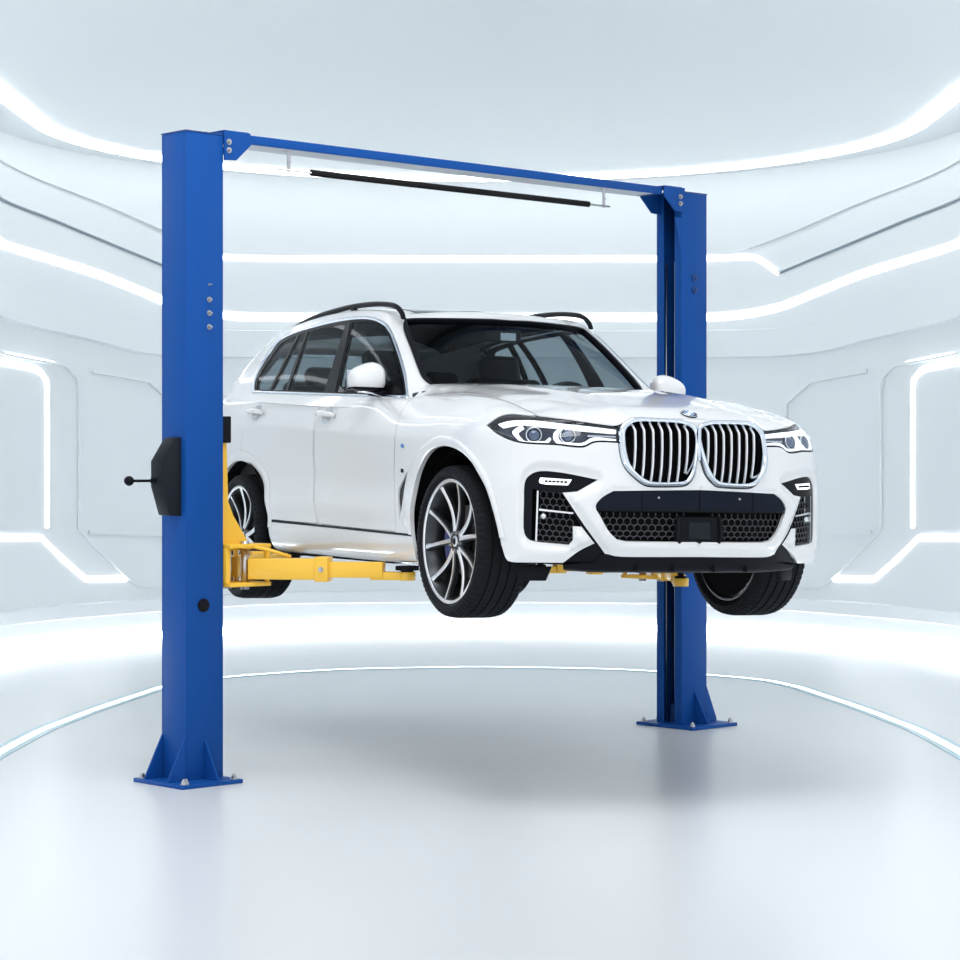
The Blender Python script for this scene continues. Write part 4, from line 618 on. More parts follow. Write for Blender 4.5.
def shrink(poly, d):
    """offset a (u,v) outline inwards by about d metres (negative: outwards)"""
    P = np.asarray(poly, float)*[SU, SV]; a = np.roll(P, 1, 0); b = np.roll(P, -1, 0)
    e1 = P-a; e2 = b-P; e1 /= np.maximum(np.linalg.norm(e1, axis=1, keepdims=True), 1e-9); e2 /= np.maximum(np.linalg.norm(e2, axis=1, keepdims=True), 1e-9)
    n = np.stack([-(e1+e2)[:, 1], (e1+e2)[:, 0]], 1); L = np.linalg.norm(n, axis=1, keepdims=True); n /= np.maximum(L, 1e-9)
    area = .5*np.sum(P[:, 0]*b[:, 1]-b[:, 0]*P[:, 1])
    k = 1/np.maximum(.5, np.sqrt(np.clip((1+np.sum(e1*e2, 1))/2, 0, 1)))
    return (P+n*(d*np.sign(area))*k[:, None])/[SU, SV]
def cdt(outer, holes, du, dv, edge):
    loops = [densify(outer, edge)]+[densify(h, edge) for h in holes]
    allp = np.vstack(loops); lo, hi = loops[0].min(0), loops[0].max(0)
    U, V = np.meshgrid(np.arange(lo[0], hi[0]+du, du), np.arange(lo[1], hi[1]+dv, dv), indexing='ij')
    G = np.stack([U.ravel(), V.ravel()], 1); k = pip(loops[0], G)
    for h in loops[1:]: k &= ~pip(h, G)
    G = G[k]; sc = np.array([SU, SV])
    if len(G):
        md = np.full(len(G), 9.)
        for i in range(0, len(allp), 64): md = np.minimum(md, np.linalg.norm((G[:, None]-allp[None, i:i+64])*sc, axis=2).min(1))
        G = G[md > .35*min(du*SU, dv*SV)]
    pts = np.vstack([allp, G]); ed = []; o = 0
    for L in loops: ed += [(o+i, o+(i+1) % len(L)) for i in range(len(L))]; o += len(L)
    vs, es, fs, *_ = delaunay_2d_cdt([Vector(p*sc) for p in pts], ed, [], 0, 1e-5)
    vs = np.array([tuple(v) for v in vs])/sc; fs = np.array([tuple(f) for f in fs if len(f) == 3])
    cen = vs[fs].mean(1); k = pip(loops[0], cen)
    for h in loops[1:]: k &= ~pip(h, cen)
    return vs, fs[k]
def sheet(S, outer, holes=(), off=0., th=.015, du=.1, dv=.25, edge=.02, side='both', offf=None):
    """triangulate an outline on a body surface and give it thickness; returns verts, faces, normals, rim flags"""
    uv, fs = cdt(outer, holes, du, dv, edge)
    used = np.unique(fs); mp = -np.ones(len(uv), int); mp[used] = np.arange(len(used)); uv = uv[used]; fs = mp[fs]
    P = S(uv[:, 0], uv[:, 1]); N = S.normal(uv[:, 0], uv[:, 1])
    c = np.array([-1.7, 0, .75 if S is BELT else 1.0]); N *= np.where((N*(P-c)).sum(1)[:, None] < 0, -1, 1)
    if offf is not None:
        def disp(w):
            p = S(w[:, 0], w[:, 1]); m = S.normal(w[:, 0], w[:, 1]); m *= np.where((m*(p-c)).sum(1)[:, None] < 0, -1, 1); return p+m*offf(w)[:, None]
        e = .02; D = disp(uv); n2 = np.cross(disp(uv+[e, 0])-disp(uv-[e, 0]), disp(uv+[0, e])-disp(uv-[0, e])); n2 /= np.maximum(np.linalg.norm(n2, axis=1, keepdims=True), 1e-12)
        n2 *= np.where((n2*N).sum(1)[:, None] < 0, -1, 1); ch = np.abs(offf(uv)) > 1e-5; P = D; N = np.where(ch[:, None], n2, N)
    else: P = P+N*off
    f0 = fs[0]; g = np.cross(P[fs[:, 1]]-P[fs[:, 0]], P[fs[:, 2]]-P[fs[:, 0]]); fl = (g*N[fs[:, 0]]).sum(1) < 0
    fs[fl] = fs[fl][:, ::-1]
    # boundary
    from collections import Counter
    cnt = Counter(); dirs = {}
    for a, b, c_ in fs:
        for e in ((a, b), (b, c_), (c_, a)): k = (min(e), max(e)); cnt[k] += 1; dirs[k] = e
    bd = [dirs[k] for k, n in cnt.items() if n == 1]
    if side == 'both': bd = [e for e in bd if not (abs(P[e[0], 1]) < 1e-4 and abs(P[e[1], 1]) < 1e-4)]
    n = len(P); V = np.vstack([P, P-N*th]) if th else P
    F = [tuple(f) for f in fs]; fn = [tuple(N[i] for i in f) for f in fs]
    if th:
        F += [tuple(f[::-1]+n) for f in fs]; fn += [tuple(-N[i] for i in f[::-1]) for f in fs]
        for a, b in bd: F.append((b, a, a+n, b+n)); fn.append(None)
    return V, F, fn
def build_sheets(name, m, parent, parts, side='both'):
    V = []; F = []; FN = []; MI = []; k = 0
    for Vp, Fp, Np, mi in parts:
        for sgn in ((1, -1) if side == 'both' else ((1,) if side == 'right' else (-1,))):
            W = Vp*np.array([1, sgn, 1.]); V.append(W)
            for f, nn in zip(Fp, Np):
                f = tuple(int(i)+k for i in f)
                if sgn < 0: f = f[::-1]; nn = None if nn is None else tuple(x*np.array([1, -1, 1]) for x in nn[::-1])
                F.append(f); FN.append(nn); MI.append(mi)
            k += len(W)
    V = np.vstack(V); me = bpy.data.meshes.new(name); me.from_pydata([tuple(v) for v in V], [], F)
    me.polygons.foreach_set('use_smooth', [n is not None for n in FN]); me.polygons.foreach_set('material_index', MI)
    ln = []
    for p, nn in zip(me.polygons, FN):
        ln += [tuple(map(float, p.normal))]*len(p.vertices) if nn is None else [tuple(map(float, x)) for x in nn]
    me.normals_split_custom_set(ln)
    return link(name, me, m, parent)
def patch(name, m, parent, S, outer, holes=(), side='both', **k):
    return build_sheets(name, m, parent, [sheet(S, outer, holes, side=side, **k)+(0,)], side)
def on(S, u, v, off=0.):
    u = np.asarray(u, float); v = np.asarray(v, float); P = S(u, v); N = S.normal(u, v); c = np.array([-1.7, 0, .75 if S is BELT else 1.0])
    N = N*np.where((N*(P-c)).sum(-1)[..., None] < 0, -1, 1); return P+N*off, N
def loop3(S, L, off=0.): L = np.asarray(L, float); return on(S, L[:, 0], L[:, 1], off)
def resamp(L, n, closed=True):
    P = np.asarray(L, float); Q = np.vstack([P, P[:1]]) if closed else P; d = np.r_[0, np.cumsum(np.linalg.norm((Q[1:]-Q[:-1])*[SU, SV], axis=1))]
    t = np.linspace(0, d[-1], n, endpoint=not closed); return np.stack([np.interp(t, d, Q[:, 0]), np.interp(t, d, Q[:, 1])], 1)
def band_between(name, m, parent, S, A, Bq, bulge, depth, off=0., closed=True, side='both', n=120, k=6):
    """moulding between two outlines with a rounded crown"""
    A = resamp(A, n, closed) if closed else np.asarray(A, float); Bq = np.asarray(Bq, float); n = len(A)
    if closed:
        Bd = resamp(Bq, n*4, True); i0 = np.argmin(np.linalg.norm((Bd-A[0])*[SU, SV], axis=1)); Bq = np.roll(Bd, -i0, 0)
        if np.sum(A[:, 0]*np.roll(A[:, 1], -1)-np.roll(A[:, 0], -1)*A[:, 1])*np.sum(Bq[:, 0]*np.roll(Bq[:, 1], -1)-np.roll(Bq[:, 0], -1)*Bq[:, 1]) < 0: Bq = np.roll(Bq[::-1], 1, 0)
    Bq = resamp(Bq, n, closed) if closed else Bq
    if closed: # match each outer point with the nearest inner point going round monotonically
        pass
    V = []; F = []
    rows = k+3
    for a, b in zip(A, Bq):
        pa, na = on(S, a[0], a[1], off-depth); pb, nb = on(S, b[0], b[1], off-depth); V.append(pa)
        for j in range(k+1):
            t = j/k; q, nn = on(S, *(a+(b-a)*t), off+bulge*math.sin(PI*t)**.6 if 0 < t < 1 else off); V.append(q)
        V.append(pb)
    V = np.array(V)
    for i in range(n if closed else n-1):
        j = (i+1) % n
        for r in range(rows-1): F.append((i*rows+r, j*rows+r, j*rows+r+1, i*rows+r+1))
    if not closed: F += [tuple(range(rows))[::-1], tuple((n-1)*rows+r for r in range(rows))]
    VV = []; FF = []
    for sgn in ((1, -1) if side == 'both' else ((1,) if side == 'right' else (-1,))):
        o = len(VV); VV += [tuple(map(float, x)) for x in V*np.array([1, sgn, 1])]; FF += [tuple(i+o for i in f) for f in F]
    b = MB(); b.add(VV, FF, 0, True); ob = b.build(name, m, parent); set_sharp(ob.data, 50); return ob
def side_uv(S, X, Z, u0, v0):
    """surface parameters of a point of the car's side given X and Z"""
    u, v = u0, v0
    for _ in range(40):
        e = 1e-4; p = S(u, v); pu = (S(u+e, v)-p)/e; pv = (S(u, v+e)-p)/e; J = np.array([[pu[0], pv[0]], [pu[2], pv[2]]]); r = np.array([X-p[0], Z-p[2]])
        if abs(r).max() < 1e-5: break
        d = np.clip(np.linalg.solve(J, r), -.4, .4); u = float(np.clip(u+d[0], 0, S.nc-1)); v = float(np.clip(v+d[1], 0, S.nr-1))
    return u, v
# rear wheel arch outlines: front halves from the picture's car, rear halves the same arc swung about the axle
def arc_uv(cx, cz, r0, r1, a0, a1, n):
    o = []
    for i in range(n+1):
        a = a0+(a1-a0)*i/n; r = r0+(r1-r0)*(abs(i/n-.5)*2)**3
        X, Z = cx+r*math.cos(a), cz+r*math.sin(a); o.append(side_uv(BELT, X, max(Z, .34), 14.5, 5.))
    return o
RI = arc_uv(-3.105, .39, .480, .60, math.radians(-6), math.radians(186), 40); RO = arc_uv(-3.105, .39, .545, .61, math.radians(6), math.radians(174), 40)
ROh = RO+[(RO[-1][0]+.05, -.5), (RO[0][0]-.05, -.5)]
FI = FEAT['arch_front_in']; FO = FEAT['arch_front_out']
f_arch = FI+[(FI[-1][0]-.02, -.5), (FI[0][0]+.05, -.5)]
r_arch = RI+[(RI[-1][0]+.05, -.5), (RI[0][0]-.05, -.5)]
chin = FEAT['chin_line']; corner = FEAT['corner_line']
VE = [(0, 12), (1.72, 12), (1.95, 11.4), (2.2, 10.12), (2.63, 10.34), (3.05, 10.58), (3.52, 10.84), (4.0, 11.10), (4.45, 11.28), (4.88, 11.33), (5.12, 11.72), (5.4, 12), (9.75, 12)]
vedge = lambda u: np.interp(u, [p[0] for p in VE], [p[1] for p in VE])
body_out = [(u, v-.16) for u, v in VE[:2]]+[(1.93, 11.2)]+VE[3:-1]+[(9.75, 12.0), (10.15, 13), (20, 13), (20, 0), (5.78, 0)]+corner[::-1]+[(2.8, 2.3)]+chin[::-1]+[(0, chin[0][1])]
HL = FEAT['headlight']; KD = FEAT['kidney']; FG = FEAT['fog']; LG = FEAT['lower_grille']
doors_hole = [FEAT['door_front'], FEAT['door_rear']]
TAIL = [(16.2, 9.3), (17.4, 9.0), (19.0, 9.0), (19.0, 9.9), (17.4, 10.2), (16.2, 10.3)]
KDc = shrink([(u, v) if u > .03 else (.03, v) for u, v in KD], -.008); KDc = [(max(u, .025), v+(.6 if (v > 11 and u > .45) else 0)) for u, v in KDc]
HLh = [(u, v+.4 if (v > 9.95 and u < 5.0) else v) for u, v in HL]
def edge_dist(poly, w):
    L = densify(poly, .012)*[SU, SV]; Q = w*[SU, SV]; d = np.full(len(Q), 9.)
    near = (Q[:, 0] > L[:, 0].min()-.1) & (Q[:, 0] < L[:, 0].max()+.1) & (Q[:, 1] > L[:, 1].min()-.1) & (Q[:, 1] < L[:, 1].max()+.1); q = Q[near]; m = np.full(len(q), 9.)
    for i in range(0, len(L), 64): m = np.minimum(m, np.linalg.norm(q[:, None]-L[None, i:i+64], axis=2).min(1))
    d[near] = m; return d
FGtop = [p for p in FG if p[1] > 2.9]
def moulding(w):
    """the bumper skin rolls inwards round its openings"""
    return -.020*(1-sstep(.0, .050, edge_dist(FG, w)))*sstep(2.4, 3.2, w[:, 1])-.007*(1-sstep(0, .022, edge_dist(LG, w)))
belt_sheet = sheet(BELT, body_out, [HLh, KDc, FG, LG, f_arch, r_arch, FEAT['vent'], TAIL]+doors_hole, du=.08, dv=.20, edge=.02, th=.018, offf=moulding)
DLO = FEAT['dlo']; WS = FEAT['ws_out']; WSI = FEAT['ws_in']
RW = [(15, 5.0), (13.4, 4.9), (12.7, 4.3), (12.75, 1.6), (13.3, 1.3), (15, 1.3)]
gh_sheet = sheet(GH, [(0, .55), (15, .55), (15, 10), (0, 10)], [DLO, WS+[(0, .74)], RW], du=.12, dv=.25, edge=.022, th=.018)
body = build_sheets('body', 'paint', car, [belt_sheet+(0,), gh_sheet+(0,)])
def fix_center(o):
    bm = bmesh.new(); bm.from_mesh(o.data); bm.free()
def by_angle(L, cx, n):
    P, N = loop3(BELT, L); a = np.arctan2(P[:, 2]-.39, P[:, 0]-cx); a = np.where(a < -PI/2, a+2*PI, a); L = np.asarray(L)
    k = np.argsort(a); return a[k], L[k]
def arch_pair(A, B_, cx, n=64):
    a1, L1 = by_angle(A, cx, n); a2, L2 = by_angle(B_, cx, n); t = np.linspace(max(a1[0], a2[0]), min(a1[-1], a2[-1]), n)
    f = lambda a, L: np.stack([np.interp(t, a, L[:, 0]), np.interp(t, a, L[:, 1])], 1)
    return f(a1, L1), f(a2, L2)
# arch mouldings in body colour
for A_, B_, cx in ((FO, FI, .03), (RO, RI, -3.105)):
    A_, B_ = arch_pair(A_, B_, cx)
    for sd in ('right', 'left'): band_between('wheel_arch_trim', 'paint', car, BELT, A_, B_, .006, .022, off=.006, closed=False, n=64, side=sd, k=5)
# doors: each its own part, with handle and window
HND = {'front': FEAT['p_handle_f'][0], 'rear': FEAT['p_handle_r'][0]}
def tube_obj(name, pts, r, m, parent, n=10): b = MB(); b.tube(pts, r, n); return b.build(name, m, parent)
for side, sg in (('right', 1), ('left', -1)):
    for wh in ('front', 'rear'):
        d = patch(wh+'_door', 'paint', car, BELT, shrink(FEAT['door_'+wh], .0028), [] if wh == 'front' else [ROh], side=side, du=.1, dv=.22, edge=.022, th=.018, off=.001)
        u, v = HND[wh]; mir = np.array([1, sg, 1.])
        # recess bowl and bar handle
        pts = []; 
        c, nn = on(BELT, u, v, 0.)
        e1 = np.array([1, 0, -.075]); e1 /= np.linalg.norm(e1); e2 = np.cross(nn, e1)
        b = MB(); vs = [tuple((c+nn*.0025)*mir)]; K = 28
        for rr, dd in ((.4, .002), (.75, .002), (1., .0025)):
            for i in range(K): a = 2*PI*i/K; vs.append(tuple((c+e1*(.062*rr*math.cos(a)-.004)+e2*(.050*rr*math.sin(a))+nn*dd)*mir))
        fs = [(0, 1+i, 1+(i+1) % K) for i in range(K)]+[(1+r*K+i, 1+(r+1)*K+i, 1+(r+1)*K+(i+1) % K, 1+r*K+(i+1) % K) for r in range(2) for i in range(K)]
        b.add(vs, fs, 0, True); b.build('handle_recess', 'satin_chrome', d)
        b = MB(); P = [tuple((c+e1*t+nn*o)*mir) for t, o in ((-.115, .004), (-.105, .026), (-.06, .034), (0, .036), (.06, .034), (.105, .026), (.115, .004))]
        b.tube(P, [.012, .016, .0175, .0175, .0175, .016, .012], 14); b.build('door_handle', 'paint', d)
        if wh == 'front':
            patch('side_window', 'glass', d, GH, FEAT['glass_front'], side=side, off=-.006, th=0, edge=.03, du=.2, dv=.4)
        else:
            patch('side_window', 'glass', d, GH, FEAT['glass_rear'], side=side, off=-.006, th=0, edge=.03, du=.2, dv=.4)
            patch('vent_window', 'glass', d, GH, FEAT['glass_rear_vent'], side=side, off=-.006, th=0, edge=.03, du=.2, dv=.4)
    patch('quarter_window', 'glass', car, GH, FEAT['glass_quarter'], side=side, off=-.006, th=0, edge=.03, du=.2, dv=.4)
    DI = FEAT['dlo_in']
    patch('window_frame', 'satin_black', car, GH, shrink(DI, -.003), [FEAT['glass_front'], FEAT['glass_rear'], FEAT['glass_rear_vent'], FEAT['glass_quarter']], side=side, off=-.003, th=.02, edge=.02, du=.2, dv=.4)
    band_between('window_trim', 'chrome', car, GH, DLO, DI, .004, .015, off=.001, n=260, k=4, side=side)
    patch('pillar_trim', 'satin_black', car, GH, FEAT['pillar_strip'], side=side, off=.001, th=.006, edge=.02, du=.2, dv=.4)
for sd in ('right', 'left'): patch('sill_gap_shade', 'satin_black', car, BELT, FEAT['sill_line'], [ROh], side=sd, off=.0025, th=.012, edge=.012)  # black strip laid on to paint the dark gap below the doors
# black windshield surround, glass panes and tail lights
WSH = WS+[(0, .74)]
patch('windshield_seal', 'satin_black', car, GH, WSH, [WSI+[(0, .84)]], off=.014, th=.034, edge=.02, du=.2, dv=.3)
patch('windshield', 'ws_glass', car, GH, WSI+[(0, .84)], off=-.004, th=0, edge=.03, du=.2, dv=.3)
patch('rear_window', 'glass', car, GH, shrink(RW, .003), off=-.004, th=0, edge=.03, du=.2, dv=.3)
for side in ('right', 'left'): patch('tail_light', 'red_lamp', car, BELT, shrink(TAIL, .003), side=side, off=.002, th=.03, du=.2, dv=.3)
# ---- hood ----
ue = np.linspace(0, 9.75, 140); edge_b = BELT(ue, vedge(ue))
ex = BELT(ue, vedge(ue)+.06)
def build_hood():
    # outline in (X,Y): front and side from the fender line, rear along the cowl
    E = ex[:, :2]; dirn = np.array([-.2, 0])-E; L = np.linalg.norm(dirn, axis=1, keepdims=True); E = E+dirn/L*.006
    rear = [(-.80, -.735), (-.80, -.69), (-.735, -.60), (-.665, -.45), (-.61, -.25), (-.60, 0)]
    half = [tuple(e) for e in E]+rear
    outl = np.array(half+[(x, -y) for x, y in half[::-1]][1:-1]); 
    du = .035
    A = []
    for i in range(len(outl)):
        a, b = outl[i], outl[(i+1) % len(outl)]; k = max(1, int(np.linalg.norm(b-a)/.025))
        for j in range(k): A.append(a+(b-a)*j/k)
    Q = [A[0]]
    for p in A[1:]:
        if np.linalg.norm(p-Q[-1]) > .004: Q.append(p)
    outl = np.array(Q)
    gx, gy = np.meshgrid(np.arange(-.81, .85, du), np.arange(-.8, .8, du), indexing='ij'); G = np.stack([gx.ravel(), gy.ravel()], 1); G = G[pip(outl, G)]
    md = np.array([np.linalg.norm(outl-g, axis=1).min() for g in G]); G = G[md > .012]
    pts = np.vstack([outl, G]); n = len(outl)
    vs, es, fs, *_ = delaunay_2d_cdt([Vector(p) for p in pts], [(i, (i+1) % n) for i in range(n)], [], 0, 1e-6)
    vs = np.array([tuple(v) for v in vs]); fs = np.array([tuple(f) for f in fs]); fs = fs[pip(outl, vs[fs].mean(1))]
    eb = edge_b; dz = eb[:, 2]-hoodz(eb[:, 0], eb[:, 1])
    def z(X, Y):
        X, Y = np.asarray(X, float), np.asarray(Y, float)
        D = np.sqrt((X[:, None]-eb[None, :, 0])**2+(-np.abs(Y)[:, None]-eb[None, :, 1])**2)
        w = np.exp(-(D/.03)**2)+1e-9*np.exp(-(D/.2)**2)+1e-30; dd = (w*dz).sum(1)/w.sum(1); return hoodz(X, Y)+dd*np.exp(-(D.min(1)/.11)**2)
    X, Yv = vs[:, 0], vs[:, 1]; e = .004
    P = np.stack([X, Yv, z(X, Yv)+.0015], 1); N = np.stack([-(z(X+e, Yv)-z(X-e, Yv))/(2*e), -(z(X, Yv+e)-z(X, Yv-e))/(2*e), np.ones(len(X))], 1); N /= np.linalg.norm(N, axis=1, keepdims=True)
    g = np.cross(P[fs[:, 1]]-P[fs[:, 0]], P[fs[:, 2]]-P[fs[:, 0]]); fs[g[:, 2] < 0] = fs[g[:, 2] < 0][:, ::-1]
    from collections import Counter
    cnt = Counter(); dirs = {}
    for f in fs:
        for a, b in ((f[0], f[1]), (f[1], f[2]), (f[2], f[0])): k = (min(a, b), max(a, b)); cnt[k] += 1; dirs[k] = (a, b)
    m = len(P); V = np.vstack([P, P-[0, 0, .007]]); F = [tuple(f) for f in fs]+[tuple(f[::-1]+m) for f in fs]; FN = [tuple(N[i] for i in f) for f in fs]+[tuple(-N[i] for i in f[::-1]) for f in fs]
    for k, c in cnt.items():
        if c == 1: a, b = dirs[k]; F.append((b, a, a+m, b+m)); FN.append(None)
    return build_sheets('hood', 'paint', car, [(V, F, FN, 0)], 'right'), z
hood, hz_ = build_hood()
# ---- head lamps ----
def headlamp(side):
    sg = 1 if side == 'right' else -1; mir = np.array([1, sg, 1.])
    h = patch('headlight', 'gloss_black', car, BELT, shrink(HL, .001), [shrink(HL, .013)], side=side, off=-.005, th=.05, edge=.012)
    patch('lamp_bowl', 'lamp_bowl', h, BELT, shrink(HL, .006), side=side, off=-.040, th=.01, edge=.02)
    for nm in ('drl_bar', 'drl_hook', 'drl_curve'): patch('daytime_light', 'drl', h, BELT, FEAT[nm], side=side, off=-.008, th=.020, edge=.01)
    patch('inner_bar', 'satin_chrome', h, BELT, FEAT['inner_bar'], side=side, off=-.012, th=.012, edge=.01)
    for q in ('p_proj1', 'p_proj2'):
        c, nn = on(BELT, *FEAT[q][0], -.045); nn = nn+np.array([.5, 0, 0]); nn /= np.linalg.norm(nn); a = Vector(nn*mir); e1 = a.cross(Vector((0, 0, 1))).normalized(); e2 = a.cross(e1); o = c*mir
        b = MB(); b.lathe([(.034, 0), (.040, .006), (.040, .020), (.036, .024), (.034, .020)], o, a, e1, e2, 32); b.build('projector_ring', 'satin_chrome', h)
        b = MB(); b.lathe([(.033, .004), (.031, .013), (.024, .022), (.013, .028), (.0005, .030)], o, a, e1, e2, 32); b.build('projector_lens', 'projector', h)
    patch('lamp_lens', 'lens', h, BELT, shrink(HL, .005), side=side, off=-.001, th=0, edge=.02)
for s_ in ('right', 'left'): headlamp(s_)
# ---- twin grille ----
KI = FEAT['face_in']; KO = FEAT['face_out']
def kidney(side):
    sg = 1 if side == 'right' else -1; mir = np.array([1, sg, 1.])
    g = band_between('grille', 'chrome', car, FACE, shrink(KO, .001), KI, .011, .05, off=.008, n=150, k=6, side=side)
    patch('grille_backing', 'void', g, FACE, shrink(KO, -.014), side=side, off=-.075, th=.008, edge=.03)
    P, N = loop3(FACE, KI); yy = -P[:, 1]; zz = P[:, 2]
    for Yc in (.344, .297, .249, .201, .153, .105, .060):
        # vertical range of the opening at this place
        zs = []
        for i in range(len(P)):
            a, b = yy[i], yy[(i+1) % len(P)]
            if (a-Yc)*(b-Yc) < 0: zs.append(zz[i]+(zz[(i+1) % len(P)]-zz[i])*(Yc-a)/(b-a))
        if len(zs) < 2: continue
        z0, z1 = min(zs)-.004, max(zs)+.006; b = MB(); vs = []; fs = []; n = 22
        def xs(z):
            S_ = FACE(Yc/.3, (z-.55)/.085); return float(S_[0])
        for i in range(n+1):
            t = i/n; z = z1+(z0-z1)*t
            off = -.040*(1-min(1, t/.15))-.010*(max(0, (t-.72)/.28))**1.4-.008*max(0, t-.45)/.55+.006*math.sin(PI*t)
            x = xs(.89)+.004+off; w = .0062
            prof = [(-w*.7, -.035), (-w, -.006), (-w*.5, .0015), (w*.5, .0015), (w, -.006), (w*.7, -.035)]
            for dy, dx in prof: vs.append(((x+dx), -sg*(Yc+dy), z))
        m = len(prof)
        fs = [(i*m+k, i*m+k+1, (i+1)*m+k+1, (i+1)*m+k) for i in range(n) for k in range(m-1)]+[(i*m+m-1, i*m, (i+1)*m, (i+1)*m+m-1) for i in range(n)]+[tuple(range(m)), tuple(n*m+k for k in range(m))[::-1]]
        b.add(vs, fs, 0, True); b.mi = [0 if i < n*(m-1) and i % (m-1) in (1, 2, 3) else 1 for i in range(len(fs))]; o = b.build('slat', ['slat', 'void'], g); set_sharp(o.data, 50)
for s_ in ('right', 'left'): kidney(s_)
b = MB(); c, nn = on(FACE, 0, 4.0, .008)
b.box(c, (.03, .020, .17)); b.build('grille_bridge', 'chrome', car, bevel=.006)
# badge roundel at the front edge of the hood
from mathutils.bvhtree import BVHTree
hbv = BVHTree.FromPolygons([v.co for v in hood.data.vertices], [tuple(p.vertices) for p in hood.data.polygons])
bx, by = .757, 0.; e = .01; hit = [hbv.ray_cast(Vector((bx+dx, dy, 2)), Vector((0, 0, -1)))[0].z for dx, dy in ((0, 0), (.04, 0), (-.04, 0))]; bz = max(hit[0], (hit[1]+hit[2])/2)+.003
gx = (hit[1]-hit[2])/.08; nb = Vector((-gx, 0, 1)).normalized(); e1 = Vector((0, 1, 0)); e2 = nb.cross(e1)
o = Vector((bx, 0, bz))
b = MB(); b.lathe([(.0005, .004), (.041, .004), (.043, .002), (.043, -.004)], o, nb, e1, e2, 40); roundel = b.build('badge', 'gloss_black', car)
b = MB(); b.lathe([(.0425, .001), (.0425, .006), (.0395, .006), (.0395, .001)], o, nb, e1, e2, 40, closed_prof=True); b.lathe([(.0275, .001), (.0275, .0058), (.0255, .0058), (.0255, .001)], o, nb, e1, e2, 40, closed_prof=True); b.build('badge_rim', 'chrome', roundel)
for q, mt in ((0, 'badge_white'), (1, 'badge_blue'), (2, 'badge_white'), (3, 'badge_blue')):
    b = MB(); pts = [(0, 0)]+[(.0255*math.cos(PI/2*(q+i/8)), .0255*math.sin(PI/2*(q+i/8))) for i in range(9)]
    b.prism(pts, o, e1, e2, nb, .003, .0052); b.build('badge_quarter', mt, roundel)
for ch, an in (('B', 38), ('M', 0), ('W', -38)):
    cu = bpy.data.curves.new('letter', 'FONT'); cu.body = ch; cu.size = .013; cu.align_x = 'CENTER'; cu.align_y = 'CENTER'; cu.extrude = .0006
    to = bpy.data.objects.new('letter', cu); me = bpy.data.meshes.new_from_object(to); bpy.data.objects.remove(to)
    a = math.radians(90+an); up = -e2 if (-e2).z > 0 or (-e2).x < 0 else e2     # up points to the windshield
    right = e1; rad = up*math.sin(a)+right*math.cos(a); tang = nb.cross(rad)*-1
    p = o+rad*.0345+nb*.0048
    L = link('badge_letter', me, 'badge_white', roundel); Mx = Matrix((tang, rad, nb)).transposed().to_4x4(); Mx.translation = p; L.matrix_local = Mx
# ---- lower front ----
def hexmesh(name, poly, S, parent, side, pitch, off, m='mesh', r=.0032, stretch=1.):
    """honeycomb wire mesh clipped to an outline on the body surface"""
    P, N = loop3(S, poly); sc = np.array([SU, SV]); pm = np.asarray(poly)*sc; b = MB(); sg = 1 if side == 'right' else -1; mir = np.array([1, sg, 1.])
    lo, hi = pm.min(0), pm.max(0); px, pz = pitch*stretch, pitch; segs = []
    h = px/2; q = pz*.29
    ny = int((hi[1]-lo[1])/(pz))+2; nx = int((hi[0]-lo[0])/px)+2
    for j in range(-1, ny*2):
        for i in range(-1, nx):
            x = lo[0]+i*px+(h if j % 2 else 0); y = lo[1]+j*pz*.62
            A = (x-h, y+q*.5); T = (x, y+q*1.25); Bp = (x+h, y+q*.5); D = (x-h, y-q*.5)
            segs += [(A, T), (T, Bp), (A, D)]
    mids = np.array([((a[0]+c[0])/2, (a[1]+c[1])/2) for a, c in segs]); k = pip(pm, mids)
    for (a, c), ok in zip(segs, k):
        if not ok: continue
        pa, _ = on(S, a[0]/SU, a[1]/SV, off); pc, _ = on(S, c[0]/SU, c[1]/SV, off); b.tube([tuple(pa*mir), tuple(pc*mir)], r, 5, cap=False)
    if b.v: b.build(name, m, parent)
